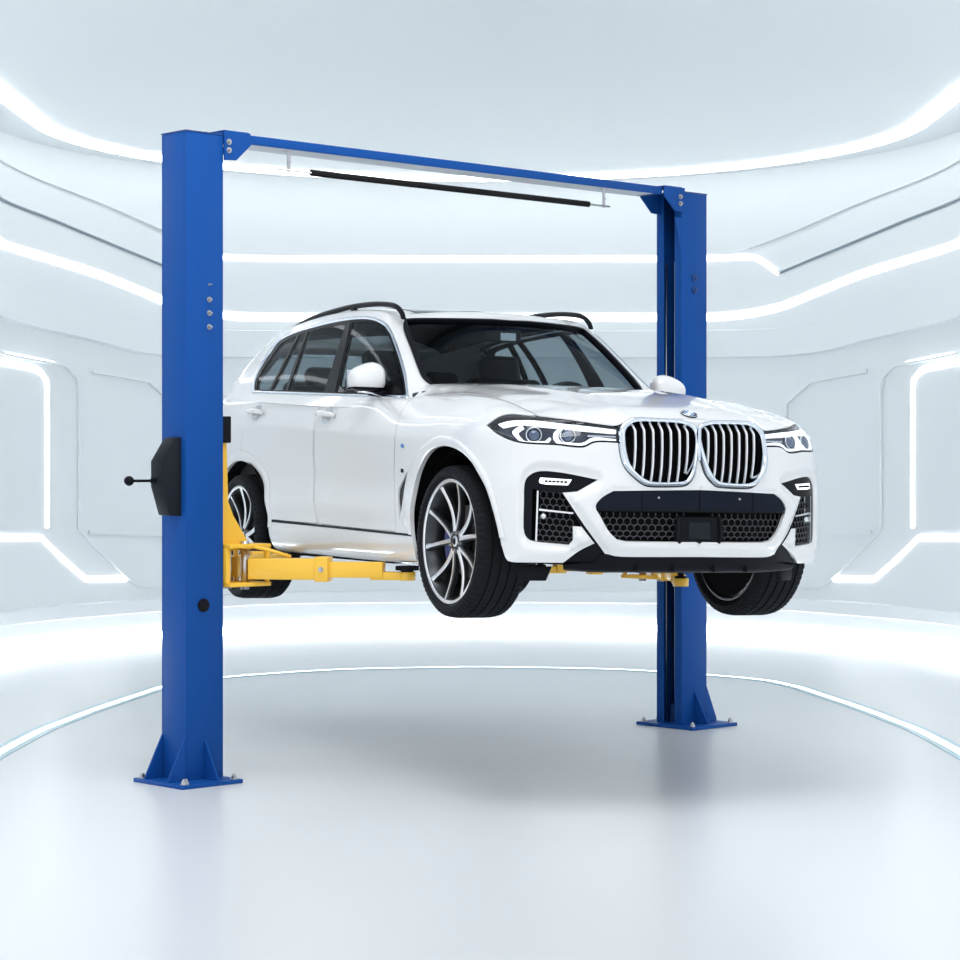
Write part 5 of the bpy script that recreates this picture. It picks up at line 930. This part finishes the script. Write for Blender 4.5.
for side in ('right', 'left'):
    f = patch('bumper_vent', 'void', car, BELT, shrink(FG, .001), side=side, off=-.065, th=.01, edge=.02)
    patch('vent_frame', 'gloss_black', f, BELT, shrink(FEAT['fog_frame'], .001), [], side=side, off=-.021, th=.03, edge=.012)
    patch('vent_diagonal', 'satin_black', f, BELT, shrink(FEAT['diag'], .001), side=side, off=-.020, th=.04, edge=.015)
    hexmesh('vent_mesh', FEAT['fog_mesh'], BELT, f, side, .040, -.040, r=.0028, stretch=1.5)
    patch('vent_blade', 'satin_chrome', f, BELT, FEAT['fog_blade'], side=side, off=-.018, th=.03, edge=.01)
    patch('vent_slat', 'satin_chrome', f, BELT, FEAT['fog_slat'], side=side, off=-.026, th=.02, edge=.01)
    fl = patch('fog_lamp', 'drl', f, BELT, FEAT['fog_lamp'], side=side, off=-.016, th=.010, edge=.008)
    sg = 1 if side == 'right' else -1; mir = np.array([1, sg, 1.])
    c, nn = on(BELT, *FEAT['p_sensor'][0], -.032); b = MB(); a = Vector(nn*mir); e1 = a.cross(Vector((0, 0, 1))).normalized(); e2 = a.cross(e1)
    b.lathe([(.0005, .008), (.009, .008), (.0095, .004), (.014, .004), (.014, -.01)], c*mir, a, e1, e2, 20); b.build('parking_sensor', 'satin_chrome', f)
    # crystal elements inside the fog lamp
    for t in np.linspace(.2, .85, 6):
        u = FEAT['fog_lamp'][0][0]+(min(p[0] for p in FEAT['fog_lamp'])-FEAT['fog_lamp'][0][0])*t*.95; vm = np.mean([p[1] for p in FEAT['fog_lamp']]); c, nn = on(BELT, u, vm-.02+.02*t, -.014)
        b = MB(); b.box(c*mir, (.016, .014, .010)); b.build('lamp_element', 'gloss_black', f, bevel=.003, seg=1)
LGm = [(u, v) for u, v in LG]
lg = patch('lower_grille', 'void', car, BELT, LGm, off=-.06, th=.01, edge=.03)
patch('plate_panel', 'panel_blue', lg, BELT, shrink([(max(u, 0), v) for u, v in FEAT['plate_panel']], .001), off=-.012, th=.02, edge=.02)
pp = FEAT['plate_panel']
b = MB(); b.tube([tuple(on(BELT, u, 5.0-.02, -.010)[0]*[1, s, 1]) for s, us in ((1, np.linspace(2.85, 0, 16)), (-1, np.linspace(.18, 2.85, 15))) for u in us], .005, 8); b.build('panel_edge', 'plastic', lg)
for yy in (.235, -.235): 
    b = MB(); c, nn = on(BELT, abs(yy)/.2, 5.55, -.010); b.cyl(c*[1, -1 if yy > 0 else 1, 1], c*[1, -1 if yy > 0 else 1, 1]+Vector((.004, 0, 0)), .006, 10); b.build('plate_screw', 'zinc', lg)
for u_ in (.02, 1.62, -1.62):
    P_ = [on(BELT, abs(u_), v, -.0112)[0]*[1, (1 if u_ >= 0 else -1), 1] for v in np.linspace(5.0, 5.9, 8)]; b = MB(); b.tube([tuple(p) for p in P_], .0022, 6); b.build('panel_seam', 'void', lg)
for side in ('right', 'left'):
    lowp = [(u, v) for u, v in LG if v < 5.0]; u_l = max(p[0] for p in lowp)
    hexmesh('grille_mesh', [(.42, 4.9)]+[(min(u, 9), v) for u, v in LG if v < 4.9 and u > .42]+[(.42, 3.45)], BELT, lg, side, .038, -.032, r=.0028, stretch=1.55)
# radar unit
c, nn = on(BELT, 0, 4.15, -.03)
b = MB(); b.box(c+np.array([-.01, 0, 0]), (.04, .26, .155)); b.build('radar_housing', 'satin_black', lg, bevel=.02, seg=4)
b = MB(); b.box(c+np.array([.012, 0, .002]), (.012, .125, .085)); b.build('radar_sensor', 'box_black', lg, bevel=.008, seg=3)
for s in (1, -1):
    b = MB(); b.tube([(c[0]+.012, s*.118, c[2]+.07), (c[0]+.016, s*.126, c[2]+.03), (c[0]+.016, s*.126, c[2]-.03), (c[0]+.012, s*.112, c[2]-.06)], .009, 8); b.build('radar_bracket', 'plastic', lg)
# lip below the bumper
lipo = [(0, chin[0][1]-.03)]+[(u, v-.03) for u, v in chin]+[(2.85, 2.2), (3.6, 1.93), (3.85, 1.85), (3.85, .1), (0, .1)]
lip = patch('front_lip', 'satin_black', car, BELT, lipo, off=-.012, th=.02, edge=.03)
for s in (1, -1):
    b = MB(); b.prism([(-.08, -.052), (.06, -.052), (.09, .02), (-.09, .02)], (.505, -s*.735, .255), Vector((.55, s*.83, 0)).normalized(), Vector((0, 0, 1)), Vector((.83, -s*.55, 0)).normalized(), -.014, .014); b.build('air_deflector', 'plastic', lip, bevel=.006)
    for y in (.12, .33):
        c, nn = on(BELT, y/.2, 1.6, -.008); b = MB(); b.box(c*[1, s, 1], (.04, .006, .03)); b.build('lip_fin', 'plastic', lip, bevel=.003)
# fender vents and small badges
for side in ('right', 'left'):
    sg = 1 if side == 'right' else -1; mir = np.array([1, sg, 1.])
    v_ = patch('fender_vent', 'gloss_black', car, BELT, shrink(FEAT['vent'], .0005), side=side, off=-.010, th=.02, edge=.012)
    for q, mt in (('p_badge1', 'badge_blue'), ('p_badge2', 'plastic')):
        c, nn = on(BELT, *FEAT[q][0], .002); b = MB(); b.box(c*mir, (.034, .006, .022)); b.build('fender_badge', mt, car, bevel=.003, seg=1)
    # fuel flap line on this side only
fu = FEAT['fuel_line']
# ---- roof: rails, dark glass roof ----
RAILX = [(-1.335, 1.655), (-1.36, 1.690), (-1.427, 1.728), (-1.542, 1.752), (-1.762, 1.773), (-2.064, 1.784), (-2.379, 1.780), (-2.707, 1.770), (-2.944, 1.752), (-3.17, 1.720), (-3.30, 1.690)]
for s in (1, -1):
    pts = [(x-.05, -s*(.612-.03*sstep(-2.4, -3.2, x)), z) for x, z in RAILX]; P = []
    R_ = [np.array(p) for p in pts]
    for i in range(len(R_)-1):
        a, c = R_[i], R_[i+1]; p0 = R_[i-1] if i else 2*a-c; p3 = R_[i+2] if i+2 < len(R_) else 2*c-a
        for j in range(5): t = j/5; P.append(.5*((2*a)+(c-p0)*t+(2*p0-5*a+4*c-p3)*t*t+(3*a-p0-3*c+p3)*t**3))
    P.append(R_[-1]); b = MB(); n_ = len(P); vs = []
    for i, p in enumerate(P):
        h = .016*min(1, .35+i*.15, .35+(n_-1-i)*.15)
        for k in range(10): a = 2*PI*k/10; vs.append((p[0], p[1]+.017*math.cos(a), p[2]+h*math.sin(a)))
    fs = [(i*10+k, i*10+(k+1) % 10, (i+1)*10+(k+1) % 10, (i+1)*10+k) for i in range(n_-1) for k in range(10)]+[tuple(range(10)), tuple((n_-1)*10+k for k in range(10))[::-1]]
    b.add(vs, fs, 0, True)
    rail = b.build('roof_rail', 'satin_black', car)
    for i0 in (n_-4, n_//2): b = MB(); p = P[i0]; b.box((p[0], p[1], p[2]-.03), (.07, .022, .05)); b.build('rail_foot', 'satin_black', rail, bevel=.004)
roofpoly = [(.0, 8.9), (1.5, 8.75), (2.6, 8.6), (4.5, 8.55), (8.5, 8.55), (8.5, 10), (0, 10)]
patch('glass_roof', 'gloss_black', car, GH, roofpoly, off=.003, th=.006, edge=.03, du=.2, dv=.2)
# ---- door mirrors ----
def mirror(s):
    c = Vector((-1.09, -s*.968, 1.274)); b = MB(); vs = []; nu, nv = 26, 18
    for i in range(nv+1):
        for j in range(nu):
            a = 2*PI*j/nu; p = PI*i/nv
            ca, sa = math.cos(a), math.sin(a); sp_, cp_ = math.sin(p), math.cos(p)
            q = lambda x, n: math.copysign(abs(x)**n, x)
            y = .104*q(cp_, .7); r = abs(sp_)**.55
            x = .078*q(ca, .8)*r; z = .078*q(sa, .75)*r
            if x < 0: x *= .55
            if z > 0: z *= 1.22-.42*max(-.2, y/.104)
            else: z *= .86
            vs.append((c.x+x, c.y-s*y, c.z+z))
    fs = [(i*nu+j, i*nu+(j+1) % nu, (i+1)*nu+(j+1) % nu, (i+1)*nu+j) for i in range(nv) for j in range(nu)]
    halves = []
    for nm, mt, up in (('side_mirror', 'paint', True), ('mirror_base', 'gloss_black', False)):
        full = MB(); full.add(vs, fs, 0, True); o = full.build(nm, mt, car if up else halves[0]); bm = bmesh.new(); bm.from_mesh(o.data)
        r = bmesh.ops.bisect_plane(bm, geom=bm.verts[:]+bm.edges[:]+bm.faces[:], plane_co=(c.x, c.y, c.z-.042), plane_no=(0, 0, 1), clear_inner=up, clear_outer=not up)
        bmesh.ops.holes_fill(bm, edges=[e for e in bm.edges if e.is_boundary], sides=0); bm.to_mesh(o.data); bm.free(); set_sharp(o.data, 50); halves.append(o)
    cap = halves[0]
    b = MB(); b.box((c.x-.044, c.y, c.z), (.004, .19, .11)); b.build('mirror_glass', 'chrome', cap, bevel=.001, seg=1)
    b = MB(); b.tube([(c.x-.005, -s*.95, c.z-.060), (c.x+.01, -s*.90, c.z-.070), (c.x+.03, -s*.84, c.z-.080)], [.026, .022, .024], 12); b.build('mirror_arm', 'gloss_black', cap)
    b = MB(); b.tube([(c.x+.055, c.y-s*.07, c.z-.070), (c.x+.062, c.y+s*.0, c.z-.074), (c.x+.05, -s*.90, c.z-.088)], .006, 8); b.build('mirror_blinker', 'satin_chrome', cap)
mirror(1); mirror(-1)
# ---- wheels ----
AXv, E1, E2 = Vector((0, -1, 0)), Vector((1, 0, 0)), Vector((0, 0, 1))   # axis points outboard on the right
RT = .392
def tyre_mesh():
    n = 216; W = .145
    prof = [(-.105, .300), (-.128, .312), (-.146, .340), (-.143, .365), (-.126, .384), (-.105, .389)]
    for g in (-.078, -.026, .026, .078): prof += [(g-.006, .392), (g-.0045, .3835), (g+.0045, .3835), (g+.006, .392)]
    prof += [(.105, .389), (.126, .384), (.143, .365), (.146, .340), (.128, .316), (.105, .306)]
    b = MB(); vs = []
    for y, r in prof:
        for k in range(n):
            dr = 0
            if abs(y) >= .10 and r > .36: dr = -.008 if k % 3 == 0 else 0
            elif r > .386 and k % 3 == (1 if y > 0 else 2) and abs(y) > .03: dr = -.003
            a = 2*PI*(k+y*9*(1 if y > 0 else -1))/n; vs.append((math.cos(a)*(r+dr), -y, math.sin(a)*(r+dr)))
    m = len(prof); fs = [(i*n+k, i*n+(k+1) % n, (i+1)*n+(k+1) % n, (i+1)*n+k) for i in range(m-1) for k in range(n)]
    b.add(vs, fs, 0, True); return b
O0 = Vector((0, 0, 0))
def make_wheel():
    b = MB(); ro = .320
    b.lathe([(.30, -.13), (.312, -.128), (.312, -.118), (.292, -.10), (.285, 0), (.290, .085), (.302, .108), (.318, .118), (.322, .124), (.318, .130), (.308, .130), (.302, .124), (.296, .10), (.284, .08), (.278, 0), (.285, -.10), (.30, -.13)], O0, AXv, E1, E2, 96)
    w = b.build('wheel', 'rim_dark', car); set_sharp(w.data, 40)
    b = MB(); b.lathe([(.319, .1225), (.3225, .1265), (.3185, .1315), (.308, .1315), (.3025, .1255)], O0, AXv, E1, E2, 96); b.build('rim_lip', 'rim_face', w)
    t = tyre_mesh().build('tyre', 'rubber', w); set_sharp(t.data, 35)
    b = MB()
    for q in range(5):
        for sgn in (1, -1):
            a0 = 2*PI*q/5+PI/2; ai, ao = a0+sgn*.20, a0+sgn*.33
            n = 12; prev = None; vs = []
            for i in range(n+1):
                tt = i/n; r = .052+(.302-.052)*tt; a = ai+(ao-ai)*(tt**.7)+sgn*.0*(tt)
                if tt < .25: a = a0+sgn*(.30+(0.20-.30)*(tt/.25))*1.0 if False else a
                hw = .0118+.004*(1-tt)+(.006*max(0, (tt-.85)/.15)); top = .098+.024*tt-.030*math.sin(PI*tt)*.6; th = .034-.010*tt
                er = E1*math.cos(a)+E2*math.sin(a); et = -E1*math.sin(a)+E2*math.cos(a)
                for x, y in ((-hw*1.25, top-th), (-hw, top-.005), (-hw*.5, top), (hw*.5, top), (hw, top-.005), (hw*1.25, top-th)): vs.append(er*r+et*x+AXv*y)
            k0 = len(b.v); b.v += [tuple(x) for x in vs]
            for i in range(n):
                for k in range(6):
                    b.f.append((k0+i*6+k, k0+i*6+(k+1) % 6, k0+i*6+6+(k+1) % 6, k0+i*6+6+k)); b.mi.append(1 if k in (2,) or (k == 1 if sgn > 0 else k == 3) else 0); b.sm.append(False)
            b.f.append(tuple(k0+k for k in range(6))); b.mi.append(0); b.sm.append(False); b.f.append(tuple(k0+n*6+k for k in range(6))); b.mi.append(0); b.sm.append(False)
    b.build('spokes', ['rim_dark', 'rim_face'], w)
    b = MB(); b.lathe([(.066, .04), (.066, .084), (.058, .096), (.036, .101), (.034, .094), (.0005, .094)], O0, AXv, E1, E2, 40); o = b.build('hub', 'rim_dark', w); set_sharp(o.data, 35)
    b = MB(); b.lathe([(.0005, .103), (.026, .102), (.031, .099), (.032, .093)], O0, AXv, E1, E2, 32); b.build('centre_cap', 'satin_chrome', w)
    b = MB(); b.lathe([(.0005, .1045), (.0155, .1040), (.0165, .1025)], O0, AXv, E1, E2, 24); b.build('cap_emblem', 'satin_black', w)
    for q in range(5): a = 2*PI*q/5+PI/2+PI/5; p = (E1*math.cos(a)+E2*math.sin(a))*.047+AXv*.092; bolt(w, p, AXv, .009, .01, 'wheel_bolt')
    b = MB(); b.lathe([(.06, -.01), (.185, -.01), (.187, -.006), (.187, .022), (.185, .026), (.06, .026)], O0, AXv, E1, E2, 64); o = b.build('brake_disc', 'disc', w); set_sharp(o.data, 30)
    b = MB(); b.lathe([(.284, -.115), (.0005, -.115), ], O0, AXv, E1, E2, 48); b.build('brake_shield', 'void', w)
    return w
w0 = make_wheel()
def caliper(w):
    b = MB(); n = 10; vs = []
    for i in range(n+1):
        a = math.radians(150)+math.radians(62)*i/n; er = E1*math.cos(a)+E2*math.sin(a)
        for r, y in ((.135, .02), (.135, .062), (.19, .068), (.205, .055), (.205, .02)): vs.append(er*r+AXv*y)
    fs = [(i*5+k, i*5+(k+1) % 5, i*5+5+(k+1) % 5, i*5+5+k) for i in range(n) for k in range(5)]+[tuple(range(5)), tuple(n*5+k for k in range(5))]
    b.add(vs, fs); b.build('brake_caliper', 'caliper', w, bevel=.008)['label'] = 'blue brake caliper'
caliper(w0)
WY = .832
def put(o, x, y, rz):
    o.location = (x, y, .392); o.rotation_euler = (0, 0, rz)
ws_ = [w0]+[copy_tree(w0, car) for _ in range(3)]
STEER = math.radians(.5)
put(ws_[0], 0, -WY, STEER); put(ws_[1], -3.105, -WY-.01, 0); put(ws_[2], 0, WY, PI+STEER); put(ws_[3], -3.105, WY+.01, PI)
ws_[1].rotation_euler[1] = .35; ws_[0].rotation_euler[1] = -.1
# wheel-well liners
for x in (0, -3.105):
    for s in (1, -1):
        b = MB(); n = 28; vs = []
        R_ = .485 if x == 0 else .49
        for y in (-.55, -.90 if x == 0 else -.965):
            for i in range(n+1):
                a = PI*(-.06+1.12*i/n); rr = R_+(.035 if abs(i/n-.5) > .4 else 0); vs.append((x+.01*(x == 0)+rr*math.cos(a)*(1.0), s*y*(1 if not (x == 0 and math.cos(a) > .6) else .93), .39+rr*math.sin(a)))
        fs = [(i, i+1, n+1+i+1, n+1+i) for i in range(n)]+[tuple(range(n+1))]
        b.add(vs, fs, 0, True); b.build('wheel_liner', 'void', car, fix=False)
# ---- underbody ----
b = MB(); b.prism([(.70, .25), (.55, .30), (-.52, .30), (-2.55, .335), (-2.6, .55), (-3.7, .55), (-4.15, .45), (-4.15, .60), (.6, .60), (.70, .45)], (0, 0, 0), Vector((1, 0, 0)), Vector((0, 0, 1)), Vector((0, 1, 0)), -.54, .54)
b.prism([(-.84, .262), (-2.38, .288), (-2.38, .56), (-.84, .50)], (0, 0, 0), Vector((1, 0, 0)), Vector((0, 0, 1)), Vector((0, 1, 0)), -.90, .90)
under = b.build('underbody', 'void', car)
for s in (1, -1):
    for x in (0, -3.105): b = MB(); b.tube([(x+.02, s*.30, .36), (x, s*.72, .33)], .028, 10); b.tube([(x-.16, s*.35, .30), (x-.02, s*.70, .27)], .02, 8); b.build('suspension_arm', 'plastic', under)
    b = MB(); b.tube([(-.7, s*.25, .285), (-2.4, s*.25, .30)], .035, 12); b.build('exhaust_pipe', 'disc', under)
# ---- cabin ----
cab = MB(); cab.prism([(-.72, .55), (-3.9, .6), (-3.9, 1.16), (-3.2, 1.13), (-2.9, .78), (-1.0, .74), (-.72, 1.0)], (0, 0, 0), Vector((1, 0, 0)), Vector((0, 0, 1)), Vector((0, 1, 0)), -.86, .86); cab.build('cabin_floor', 'interior', car)
b = MB(); b.prism([(-.60, .95), (-.60, 1.14), (-.72, 1.205), (-.98, 1.195), (-1.12, 1.13), (-1.10, .85)], (0, 0, 0), Vector((1, 0, 0)), Vector((0, 0, 1)), Vector((0, 1, 0)), -.80, .80); dash = b.build('dashboard', 'interior', car, bevel=.03, seg=3)
b = MB(); b.prism([(-1.08, 1.15), (-1.14, 1.15), (-1.14, 1.225), (-1.08, 1.225)], (0, -.05, 0), Vector((1, 0, 0)), Vector((0, 0, 1)), Vector((0, 1, 0)), -.25, .42); b.build('display', 'gloss_black', dash, bevel=.006)
o = Vector((-1.33, .39, 1.14)); ax = Vector((-.9, 0, .45)).normalized(); e1 = Vector((0, 1, 0)); e2 = ax.cross(e1)
b = MB(); b.tube([o+(e1*math.cos(2*PI*k/36)+e2*math.sin(2*PI*k/36))*.19 for k in range(36)], .016, 10, closed=True)
for a in (0, PI, -PI/2): b.tube([o-ax*.02, o+(e1*math.cos(a)+e2*math.sin(a))*.19], .014, 8)
b.cyl(o-ax*.05, o+ax*.01, .06, 20); b.cyl(o-ax*.3, o-ax*.03, .03, 12); b.build('steering_wheel', 'seat', car)
def seat(x, y, w, back, nm='seat'):
    b = MB(); b.box((x+.25, y, .86), (.52, w, .16)); s_ = b.build(nm, 'seat', car, bevel=.05, seg=3)
    b = MB(); t = math.radians(18); A = (Vector((math.cos(t), 0, math.sin(t))), Vector((0, 1, 0)), Vector((-math.sin(t), 0, math.cos(t))))
    b.box((x-.10, y, 1.10), (.15, w, back), A); b.build('seat_back', 'seat', s_, bevel=.05, seg=3)
    return s_, A
def headrest(s_, A, x, y, z, w=.27):
    b = MB(); b.box((x, y, z), (.11, w, .20), A); b.build('headrest', 'seat', s_, bevel=.045, seg=4)
    for dy in (-.06, .06): b = MB(); b.cyl(Vector((x+.01, y+dy, z-.16)), Vector((x, y+dy, z-.05)), .007, 8); b.build('headrest_post', 'steel', s_)
for y in (.39, -.39):
    s_, A = seat(-1.95, y, .52, .58, 'front_seat'); headrest(s_, A, -2.16, y, 1.43)
s_, A = seat(-2.88, 0, 1.34, .52, 'rear_bench')
for y in (.42, -.42): headrest(s_, A, -3.06, y, 1.38, .24)
s_, A = seat(-3.62, 0, 1.1, .42, 'third_row_bench')
for y in (.3, -.3): headrest(s_, A, -3.78, y, 1.33, .22)
b = MB(); b.box((-1.34, 0, 1.575), (.03, .235, .065)); rv = b.build('inner_mirror', 'box_black', car, bevel=.012, seg=3)
b = MB(); b.box((-1.34, -.10, 1.575), (.02, .01, .05)); b.tube([(-1.33, 0, 1.60), (-1.30, 0, 1.66)], .012, 8); b.box((-1.33, 0, 1.645), (.08, .12, .05)); b.build('mirror_stalk', 'interior', rv)
b = MB(); b.box((-1.325, .03, 1.575), (.004, .10, .045)); b.build('mirror_face', 'satin_chrome', rv)
# headliner keeps the cabin dark above
patch('headliner', 'interior', car, GH, [(3.6, 5.9), (11, 5.9), (11, 10), (3.6, 10)], off=-.035, th=.01, edge=.06, du=.4, dv=.4)
# ================= arms under the car =================
def jack(x, y): return car2world((x, y, .30))
for Q, az, pts in ((QL, AZ, ((-.72, -.85, .252), (-2.50, -.85, .284))), (QR, AZR, ((-.72, .85, .252), (-2.50, .85, .284)))):
    for i, (x, y, z) in enumerate(pts):
        j = car2world((x, y, z)); front = (i == 0)
        v = PV-.03 if not front else .03
        arm(Q(.17, v, az), Vector(j)-LO, float(j[2]))
bpy.context.view_layer.update()
